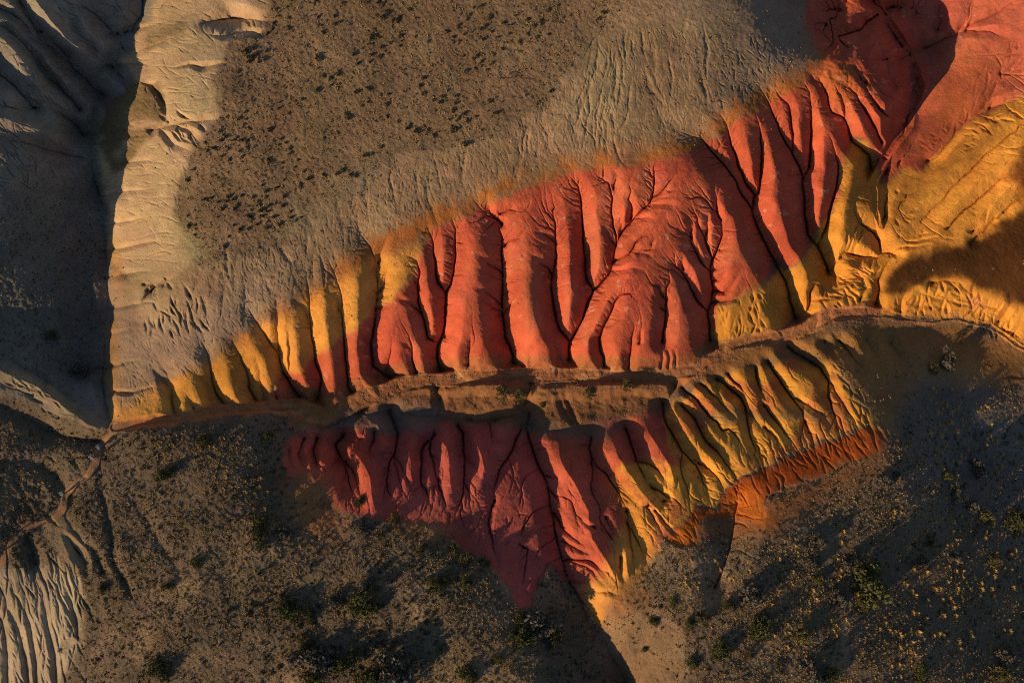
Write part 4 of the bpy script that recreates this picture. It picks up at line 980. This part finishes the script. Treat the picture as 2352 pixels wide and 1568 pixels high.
SHRUBS = [
 (600,1215,32,'g','large dark shrub just below orange earth, left end of lower red ribs'),
 (655,1220,22,'d','grey twiggy shrub right beside the large dark shrub under the orange earth'),
 (826,1152,15,'g','small green shrub at the foot of the pointed red rib'),
 (832,1212,20,'d','grey shrub a step below the pointed red rib'),
 (872,1229,11,'o','small olive bush casting a long shadow below the red ribs'),
 (905,1190,16,'o','low brown bush on the orange tip of a red rib'),
 (965,1264,14,'o','yellow-green half of the bush pair below the magenta ribs'),
 (988,1268,18,'d','grey-leaved shrub beside a yellow-green bush below the magenta ribs'),
 (1043,1258,16,'o','bush at the upper left of three in the magenta soil'),
 (1070,1284,19,'o','round bush in the middle of three along the magenta soil'),
 (1113,1288,14,'g','dark bush, rightmost of three along the magenta soil edge'),
 (1000,1345,22,'g','dark green shrub on the left edge of the smooth shaded hollow'),
 (1025,1326,16,'g','dark shrub between two others at the left of the shaded hollow'),
 (1071,1334,20,'g','round dark shrub standing alone inside the shaded hollow'),
 (838,1338,22,'d','tall grey shrub at the top of the column of dark brush'),
 (836,1380,34,'g','big dark green shrub at the bottom of the column of brush in mid plain'),
 (773,1378,20,'d','silver-grey shrub between two dark green ones on the tan plain'),
 (665,1398,30,'g','dark green shrub with a wide pointed shadow on the tan plain'),
 (712,1412,18,'g','smaller green shrub at the right of the one with the pointed shadow'),
 (730,1510,42,'d','huge grey-green shrub on the lower edge, left one of the big thicket'),
 (795,1515,30,'g','dark shrub between the two huge grey ones at the lower edge'),
 (905,1525,48,'d','huge silver-grey shrub at the right of the lower thicket'),
 (858,1552,30,'g','dark green shrub at the lower edge under the silver-grey one'),
 (715,1556,26,'o','olive shrub cut by the lower edge of the picture'),
 (700,1482,22,'g','dark shrub at the top of the lower thicket'),
 (860,1480,18,'d','thin grey shrub at the top right of the lower thicket'),
 (1078,1548,24,'g','dark shrub with golden tips on the lower edge, right of the thicket'),
 (1145,1514,14,'o','small rusty bush alone on the dark smooth ground'),
 (1010,1490,11,'o','little olive bush on the tan ground beside the dark hollow'),
 (1238,1418,42,'d','big grey branching shrub below the tip of the magenta ridge'),
 (1196,1462,28,'g','green shrub at the lower left of the big grey branching one'),
 (1268,1465,24,'g','green shrub at the lower right of the big grey branching one'),
 (1195,1420,20,'g','dark shrub touching the tip of the magenta ridge'),
 (1482,1489,9,'g','tiny dark bush alone on the bare tan wash'),
 (1500,1424,14,'g','small dark bush at the upper edge of the bare tan wash'),
 (1545,1382,13,'o','small olive bush right of the orange slope foot'),
 (1610,1415,20,'o','olive bush on the brown scrub right of the tan wash'),
 (1582,1432,15,'g','dark low bush in the brown scrub above the tan wash'),
 (1590,1521,15,'g','round dark bush low on the right side of the tan wash'),
 (1652,1490,26,'g','dark shrub with a big slanting shadow right of the tan wash'),
 (1720,1500,14,'o','small tufted bush right of the shrub with the slanting shadow'),
 (1720,1362,30,'d','grey shrub below the dark bank beside the orange nose'),
 (1675,1390,16,'g','dark bush under the dark bank beside the orange nose'),
 (1745,1440,28,'g','tall dark shrub in the middle of the right-hand scrub'),
 (1875,1242,24,'d','bleached shrub with white twigs above the big round shrub'),
 (1866,1292,20,'d','grey shrub left of the big round dark shrub'),
 (1988,1332,50,'g','biggest round dark shrub on the shaded lower right plain'),
 (1946,1290,25,'d','grey upper left neighbour of the biggest round shrub'),
 (1922,1372,24,'d','grey lower left neighbour of the biggest round shrub'),
 (1980,1385,18,'o','olive bush under the biggest round shrub'),
 (1838,1455,24,'o','olive shrub below a patch of bare shaded soil'),
 (1875,1330,15,'o','olive bush between golden tussocks left of the round shrub'),
 (2137,1243,14,'g','small dark green bush above the bare grey patch'),
 (2112,1292,17,'d','bleached grey shrub right of the bare grey patch'),
 (2187,1278,15,'d','pale twiggy bush among golden tussocks at the right'),
 (2328,1196,28,'g','dark green shrub near the right edge of the picture'),
 (2262,1186,20,'o','olive shrub left of the dark green one near the right edge'),
 (2281,1290,18,'o','yellow-green bush among tussocks near the right edge'),
 (1862,1542,30,'d','grey shrub on the lower edge below the right-hand scrub'),
 (1905,1548,22,'g','dark shrub on the lower edge beside a bare blue-grey patch'),
 (2110,1545,26,'g','dark shrub on the lower edge in the right-hand plain'),
 (2300,1500,24,'d','grey shrub in the lower right corner'),
 (2290,1545,24,'o','olive shrub in the lower right corner under the grey one'),
 (2170,826,26,'d','grey bush in the shade below the yellow strip'),
 (2140,848,14,'o','olive bush left of the grey one below the yellow strip'),
 (2240,1075,22,'d','grey-green shrub on the dark right-hand slope'),
 (2192,1130,20,'d','straw-coloured shrub below the grey-green one on the dark slope'),
 (2172,1092,14,'o','yellowish bush upper left of the straw-coloured shrub'),
 (2230,1160,18,'d','thin grey shrub at the lower right of the straw-coloured one'),
 (2030,1104,20,'d','silver bush on the brown slope below the rust-red bank'),
 (2062,1098,15,'d','small silver bush right of a like one below the rust-red bank'),
 (1194,906,16,'g','dark green bush on the bench beside the wash'),
 (1152,904,20,'o','spiky olive bush left of the dark green one beside the wash'),
 (1246,930,9,'o','little golden bush right of the gully below the wash'),
 (1352,902,16,'o','brown bush on the bench between wash and ribs'),
 (1440,884,17,'o','brown-gold bush on the right end of the bench by the wash'),
 (382,1088,24,'g','dark shrub with a broad shadow on the slope right of the saddle path'),
 (190,850,24,'d','dark twiggy shrub in the shaded valley left of the scarp'),
 (120,770,16,'g','dark bush in the middle of the shaded valley'),
 (452,1290,15,'g','dark bush on the brown slope at the left, upper of two'),
 (388,1344,14,'g','dark bush on the brown slope at the left, lower of two'),
 (236,1350,13,'g','dark bush with a slanting shadow near the pale gullied ground'),
 (372,1535,28,'g','broad dark shrub on the lower edge at the left'),
 (470,1012,17,'g','dark bush just under the shaded edge of the wash at the left'),
 (620,1000,20,'g','dark bush at the left end of the lower red ribs'),
]
for k, (u, v, r, kind, lab) in enumerate(SHRUBS): place_shrub(u, v, r, kind, lab, k)

# ---- tussocks and small scrub: templates
def tuft_template(seed, nb, hgt, wid, lean):
    r_ = np.random.default_rng(seed); V = []; F = []; TT = []
    for k in range(nb):
        a = r_.random()*2*math.pi; q = 0.35*r_.random()**0.5; L = (0.55+0.5*r_.random())
        b0 = np.array([q*math.cos(a), q*math.sin(a), -0.05]); out_ = np.array([math.cos(a), math.sin(a), 0])
        sid = np.array([-math.sin(a), math.cos(a), 0])*wid*(0.7+0.6*r_.random())
        le = lean*(0.3+0.9*r_.random())
        m = b0+out_*le*0.45*L+np.array([0, 0, hgt*0.7*L]); t = b0+out_*le*L+np.array([0, 0, hgt*L*(0.75+0.25*r_.random())])
        i = len(V); V += [b0-sid, b0+sid, m+sid*.8, m-sid*.8, t]
        tn = r_.random()*0.7
        TT += [tn*.7, tn*.7, tn, tn, min(1, tn+.2)]
        F += [(i, i+1, i+2), (i, i+2, i+3), (i+3, i+2, i+4)]
    return V, F, TT
def clump_template(seed, per, size):
    r_ = np.random.default_rng(seed)
    ce = [np.array([0.5*r_.normal()*.7, 0.5*r_.normal()*.7, 0.25+0.25*r_.random()]) for _ in range(6)]
    V, F, TT = leaves(r_, ce, [0.30]*6, per, size)
    return V, F, TT
TUS = [mesh_from('tussock', *tuft_template(300+s, 46, 0.80, 0.075, 0.75), M_GOLD) for s in range(5)]
CUS = [mesh_from('cushion_shrub', *clump_template(400+s, 16, 0.42), M_SCRUB) for s in range(5)]

def veg_at(u, v): return float(bil(VEG, np.array([(u-U0)/STEP]), np.array([(v-V0)/STEP]))[0])
def place_small(name, me, u, v, r, label, cat, group, zs=1.0):
    z = zat(u, v); x, y, zz = to_world(u, v, z)
    o = bpy.data.objects.new(name, me); COL.objects.link(o)
    s = r*PX*(1-z/HC); o.location = (x, y, zz-0.02); o.scale = (s*random.uniform(.85, 1.2), s*random.uniform(.85, 1.2), s*zs*random.uniform(.8, 1.15))
    o.rotation_euler = (0, 0, random.uniform(0, 6.28))
    o['label'] = label; o['category'] = cat; o['group'] = group

def scatter(poly, n, clus, seed, mind=0):
    us = [p[0] for p in poly]; vs = [p[1] for p in poly]; out_ = []; r_ = random.Random(seed)
    tries = 0
    while len(out_) < n and tries < n*80:
        tries += 1
        u = r_.uniform(min(us), max(us)); v = r_.uniform(min(vs), max(vs))
        if not inpoly(poly, u, v): continue
        dn = float(fbm(np.array([u]), np.array([v]), 55, 70+seed, 2)[0])
        if dn < clus*(r_.random()-0.15): continue
        if mind and any((u-a)**2+(v-b)**2 < mind*mind for a, b in out_[-120:]): continue
        if any((u-s[0])**2+(v-s[1])**2 < (s[2]*.75)**2 for s in SHRUBS): continue
        out_.append((u, v))
    return out_
P_RIGHT = [(2060,850),(2140,880),(2230,900),(2300,960),(2300,1120),(2350,1200),(2350,1565),(1960,1565),(1900,1450),(2010,1180),(2100,1100),(2090,980)]
P_MIDR = [(1560,1290),(1800,1230),(1960,1130),(2020,1180),(1900,1450),(1960,1565),(1600,1565),(1560,1400)]
P_SL = [(300,1000),(470,1000),(650,1030),(660,1150),(760,1290),(700,1420),(560,1300),(430,1130)]
P_SM = [(560,1300),(700,1300),(900,1270),(1050,1300),(1000,1560),(560,1560),(420,1420)]
P_SLL = [(240,1260),(420,1300),(540,1400),(640,1560),(220,1560),(200,1450)]
P_PLAT = [(640,5),(1440,5),(1420,30),(1340,110),(1250,210),(1110,300),(1000,320),(910,320),(850,380),(740,470),(640,535),(470,590),(440,560),(420,500),(420,450),(445,370),(485,310),(526,260),(505,180),(520,150),(540,100),(610,80)]
k = 0
for poly, n, lab, grp, seed, (ra, rb) in (
  (P_RIGHT, 165, 'golden dry grass tussock catching the sun on the dark right-hand slope', 'golden tussocks on the dark right-hand slope', 1, (4.5, 9)),
  (P_SL, 70, 'ochre grass tussock on the shaded slope between the saddle path and the lower red ribs', 'ochre tussocks between saddle path and red ribs', 2, (4, 6.5)),
  (P_MIDR, 65, 'straw-coloured grass tussock in the brown scrub right of the tan wash', 'straw tussocks right of the tan wash', 3, (4.5, 8.5))):
    for (u, v) in scatter(poly, n, 0.35, seed, 9):
        place_small('grass_tussock', TUS[k % 5], u, v, random.uniform(ra, rb), lab, 'grass tussock', grp); k += 1
DK = [(795,268,11),(728,208,9),(575,133,10),(955,303,10),(1040,300,11),(1066,333,9),(1265,210,8),(560,118,8),(620,300,9),(880,40,8)]
pl = [(u, v, r) for u, v, r in DK]+[(u, v, random.uniform(4.0, 7.8)) for u, v in scatter(P_PLAT, 230, 0.22, 4, 11)]
for (u, v, r) in pl:
    place_small('cushion_shrub', CUS[k % 5], u, v, r, 'small dark cushion shrub on the brown plateau above the ribs', 'shrub', 'dark cushion shrubs on the plateau', 0.9); k += 1
for (u, v) in scatter(P_SM, 60, 0.5, 5, 12):
    place_small('cushion_shrub', CUS[k % 5], u, v, random.uniform(5.5, 9.5), 'low dark cushion shrub on the tan plain at the lower left', 'shrub', 'dark cushion shrubs on the lower plain', 0.9); k += 1

# ---- the uncountable rest
def stuff(name, label, cat, templ, pos, rad, mat, zs):
    Vs = []; Fs = []; Ts = []; base = 0
    r_ = np.random.default_rng(len(pos))
    nT = len(templ); which = r_.integers(0, nT, len(pos))
    z = zat_arr(pos[:, 0], pos[:, 1]); x, y, zz = to_world(pos[:, 0], pos[:, 1], z)
    for t in range(nT):
        V, F, TT = templ[t]; V = np.asarray(V, np.float32); F = np.asarray(F, np.int32); TT = np.asarray(TT, np.float32)
        m = np.where(which == t)[0]
        a = r_.random(len(m))*6.283; s = (rad[m]*PX)
        cs = np.cos(a)*s; sn = np.sin(a)*s
        X = V[None, :, 0]*cs[:, None]-V[None, :, 1]*sn[:, None]+x[m][:, None]
        Y = V[None, :, 0]*sn[:, None]+V[None, :, 1]*cs[:, None]+y[m][:, None]
        Zz = V[None, :, 2]*(s*zs)[:, None]+zz[m][:, None]-0.01
        Vs.append(np.stack([X, Y, Zz], -1).reshape(-1, 3))
        Fs.append((F[None]+(np.arange(len(m))*len(V))[:, None, None]).reshape(-1, F.shape[1])+base)
        Ts.append((TT[None]*0.7+0.5*r_.random((len(m), 1))-.1).reshape(-1).clip(0, 1)); base += len(m)*len(V)
    me = mesh_from(name, np.concatenate(Vs), np.concatenate(Fs), np.concatenate(Ts), mat)
    o = bpy.data.objects.new(name, me); COL.objects.link(o); o['kind'] = 'stuff'; o['label'] = label; o['category'] = cat
def field(n, dens, seed):
    r_ = np.random.default_rng(seed); c = np.cumsum(dens.ravel().astype(np.float64)); c /= c[-1]
    i = np.searchsorted(c, r_.random(n)).clip(0, dens.size-1)
    return np.stack([U0+(i % nu+r_.random(n))*STEP, V0+(i//nu+r_.random(n))*STEP], -1)
infr = (UU > -60) & (UU < 2410) & (VV > -60) & (VV < 1630)
plains = smooth(VEG, 0.3, 0.8)*infr*(PD > 6)
cl1 = smooth(fbm(UU, VV, 60, 80, 3), -0.35, 0.35); cl2 = smooth(fbm(UU, VV, 40, 81, 3), -0.5, 0.4)
south = smooth(VV, 930, 1010)
gr = plains*(0.25+0.75*cl1)*(0.55+1.2*south)*(1-0.7*z_left)
pos = field(36000, gr, 90); r_ = np.random.default_rng(91)
stuff('dry_grass', 'short dry grass scattered over the brown ground', 'grass', [tuft_template(500+s, 9, 0.8, 0.16, 0.8) for s in range(6)], pos, (1.5+2.8*r_.random(len(pos))**2.2), leaf_material('dry_grass_short', (.19, .125, .052), (.52, .34, .125)), 0.85)
sc_d = plains*(0.25+0.75*cl2)*(0.5+0.55*z_shrub+0.9*south)+0.7*z_leftflat*infr
pos = field(20000, sc_d, 92)
stuff('low_scrub', 'low dark scrub speckling the brown ground', 'scrub', [clump_template(600+s, 4, 0.55) for s in range(6)], pos, ((1.3+3.2*np.random.default_rng(93).random(len(pos))**3.0)*np.where(pos[:, 1] > 960, 1.35, 0.85)), M_SCRUB, 0.8)

def stone_template(seed):
    r_ = np.random.default_rng(seed)
    V = np.array([(1,0,0),(0,1,0),(-1,0,0),(0,-1,0),(0,0,.8),(.7,.7,.3),(-.7,.7,.3),(-.7,-.7,.3),(.7,-.7,.3)], float)*(0.7+0.5*r_.random((9, 1)))
    F = [(0,5,4),(5,1,4),(1,6,4),(6,2,4),(2,7,4),(7,3,4),(3,8,4),(8,0,4)]
    return V, F, list(r_.random(9))
stone_d = (smooth(FD, 22, 4)*(VV > 690)*(UU > 640)*1.0+0.6*smooth(FD, 60, 20)*(VV > 800)*(UU > 640)*(UU < 1720)+0.05*bare+0.02)*infr*(1-z_left)
pos = field(5200, stone_d, 95)
stuff('gravel', 'loose reddish stones along the wash and at the feet of the ridges', 'gravel', [stone_template(700+s_) for s_ in range(6)], pos, (0.7+2.2*np.random.default_rng(96).random(len(pos))**3.5), leaf_material('stone', (.20, .095, .055), (.42, .25, .16)), 0.8)

# ------------------------------------------------------------------ people on the saddle path
def cloth(name, c, rough=0.85):
    m = bpy.data.materials.new(name); m.use_nodes = True; n = m.node_tree.nodes; l = m.node_tree.links; b = n['Principled BSDF']
    t = n.new('ShaderNodeTexNoise'); t.inputs['Scale'].default_value = 30; tc = n.new('ShaderNodeTexCoord'); l.new(tc.outputs['Object'], t.inputs['Vector'])
    mx = n.new('ShaderNodeMix'); mx.data_type = 'RGBA'; l.new(t.outputs['Fac'], mx.inputs[0])
    mx.inputs[6].default_value = (*[x*.75 for x in c], 1); mx.inputs[7].default_value = (*[min(1, x*1.2) for x in c], 1)
    l.new(mx.outputs[2], b.inputs['Base Color']); b.inputs['Roughness'].default_value = rough
    return m
M_SKIN = cloth('skin', (.50, .30, .20)); M_HAIRD = cloth('dark_hair', (.03, .022, .016))

def skin_mesh(name, chains, mat, sub=1):
    """chains: lists of (x,y,z,radius); chains that start at an existing point share that vertex"""
    vs = []; rs = []; es = []
    def vid(p):
        for i, q in enumerate(vs):
            if (q-Vector(p[:3])).length < 1e-4: return i
        vs.append(Vector(p[:3])); rs.append(p[3]); return len(vs)-1
    for ch in chains:
        ids = [vid(p) for p in ch]
        for a, b in zip(ids[:-1], ids[1:]): es.append((a, b))
    me = bpy.data.meshes.new(name); me.from_pydata([tuple(v) for v in vs], es, [])
    o = bpy.data.objects.new(name, me); COL.objects.link(o)
    md = o.modifiers.new('skin', 'SKIN'); md.use_smooth_shade = True
    for i, r in enumerate(rs): me.skin_vertices[0].data[i].radius = (r, r)
    me.skin_vertices[0].data[0].use_root = True
    sb = o.modifiers.new('sub', 'SUBSURF'); sb.levels = sub; sb.render_levels = sub
    dg = bpy.context.evaluated_depsgraph_get()
    m2 = bpy.data.meshes.new_from_object(o.evaluated_get(dg)); m2.name = name
    bpy.data.objects.remove(o); bpy.data.meshes.remove(me)
    m2.materials.clear(); m2.materials.append(mat)
    return m2

def make_person(u, v, head_deg, jacket, trousers, hair, label, stride=0.28, arms=0.18, pack=None):
    z = zat(u, v); x, y, zz = to_world(u, v, z)
    t = bpy.data.objects.new('person', None); COL.objects.link(t); t.location = (x, y, zz-0.01); t.rotation_euler = (0, 0, R(head_deg))
    t['label'] = label; t['category'] = 'person'; t['group'] = 'people walking on the saddle path'
    s = stride
    # faces +Y
    pel = (0, 0, .95, .125); nk = (0, .01, 1.46, .055)
    spine = [pel, (0, 0, 1.12, .118), (0, .005, 1.30, .135), (0, 0, 1.40, .10), nk, (0, .02, 1.53, .06), (0, .03, 1.61, .092), (0, .025, 1.70, .085), (0, .02, 1.755, .04)]
    nose = [(0, .03, 1.61, .092), (0, .135, 1.60, .014)]
    ears = [[(0, .03, 1.61, .092), (sx*.098, .02, 1.615, .014)] for sx in (-1, 1)]
    legs = []; arm = []; fingers = []
    for sx in (-1, 1):
        f = s*sx
        legs.append([pel, (sx*.095, 0, .88, .095), (sx*.10, f*.55, .50, .062), (sx*.10, f*.75-.10, .10, .042), (sx*.105, f*.75+.06, .035, .036), (sx*.11, f*.75+.14, .025, .026)])
        a = -arms*sx
        w0 = (sx*.285, a+.06, .90, .028); pm = (sx*.287, a+.085, .84, .030)
        arm.append([(0, 0, 1.40, .10), (sx*.19, 0, 1.385, .062), (sx*.255, a*.45-.02, 1.13, .043), w0, pm])
        for q in range(4):
            dx_ = (q-1.5)*.017; L = (.066, .08, .076, .058)[q]
            b0 = Vector(pm[:3])+Vector((0.006*sx, dx_, -.03))
            fingers.append([pm, (*b0, .009), (b0.x-.004*sx, b0.y+.006, b0.z-L*.55, .0085), (b0.x-.014*sx, b0.y+.012, b0.z-L, .007)])
        fingers.append([w0, (w0[0]-.01*sx, w0[1]+.05, w0[2]-.035, .010), (w0[0]-.02*sx, w0[1]+.068, w0[2]-.075, .008)])
    body = skin_mesh('body', [spine, nose]+ears+legs+arm+fingers, M_SKIN)
    def grow(ch, e, lo=None): return [(p[0], p[1], p[2], p[3]+e) for p in ch]
    jk = skin_mesh('jacket', [grow(spine[:5], .022)]+[grow(a_[:-1], .018) for a_ in arm], jacket)
    tr = skin_mesh('trousers', [grow([pel], .02)+grow(legs[0][1:4], .02), grow([pel], .02)+grow(legs[1][1:4], .02)], trousers)
    hr = skin_mesh('hair', [[(0, -.01, 1.655, .088), (0, .0, 1.715, .094), (0, .015, 1.77, .06)], [(0, -.01, 1.655, .088), (0, -.045, 1.58, .07), (0, -.05, 1.50, .04)]], hair)
    sh = []
    for me in (body, jk, tr, hr): 
        c = bpy.data.objects.new(me.name.split('.')[0], me); COL.objects.link(c); c.parent = t
    for sx in (-1, 1):
        f = s*sx
        me = skin_mesh('shoe', [[(sx*.10, f*.75-.11, .045, .05), (sx*.105, f*.75+.04, .045, .05), (sx*.11, f*.75+.15, .035, .04)]], M_SHOE)
        c = bpy.data.objects.new('shoe', me); COL.objects.link(c); c.parent = t
    if pack:
        me = skin_mesh('backpack', [[(0, -.21, 1.08, .13), (0, -.22, 1.25, .14), (0, -.20, 1.38, .10)]], pack)
        c = bpy.data.objects.new('backpack', me); COL.objects.link(c); c.parent = t
M_SHOE = cloth('shoe_leather', (.05, .04, .035))
white = cloth('white_jacket', (.75, .75, .76)); blue = cloth('blue_jeans', (.08, .16, .38)); black = cloth('black_cloth', (.02, .02, .022))
grey = cloth('pale_grey_jacket', (.58, .58, .60)); dark = cloth('dark_trousers', (.03, .03, .04)); pink = cloth('pale_pink_top', (.62, .50, .50))
make_person(236, 1024, -40, white, blue, M_HAIRD, 'person in a white jacket and blue trousers on the path next to the yellow slope')
make_person(208, 1039, 120, black, dark, M_HAIRD, 'person all in black beside the path, left of two people in white', 0.1)
make_person(221, 1047, -30, white, dark, M_HAIRD, 'person in a white top and dark trousers right behind the one in black', 0.2)
make_person(154, 1129, -45, grey, dark, M_HAIRD, 'person in pale grey walking alone at the bend of the path', 0.25)
make_person(46, 1217, 130, black, dark, M_HAIRD, 'person in dark clothes on the lower path above the gullied pale ground', 0.25, pack=black)
make_person(7, 1264, -40, pink, dark, M_HAIRD, 'person in a pale pink top at the left edge of the picture', 0.2)
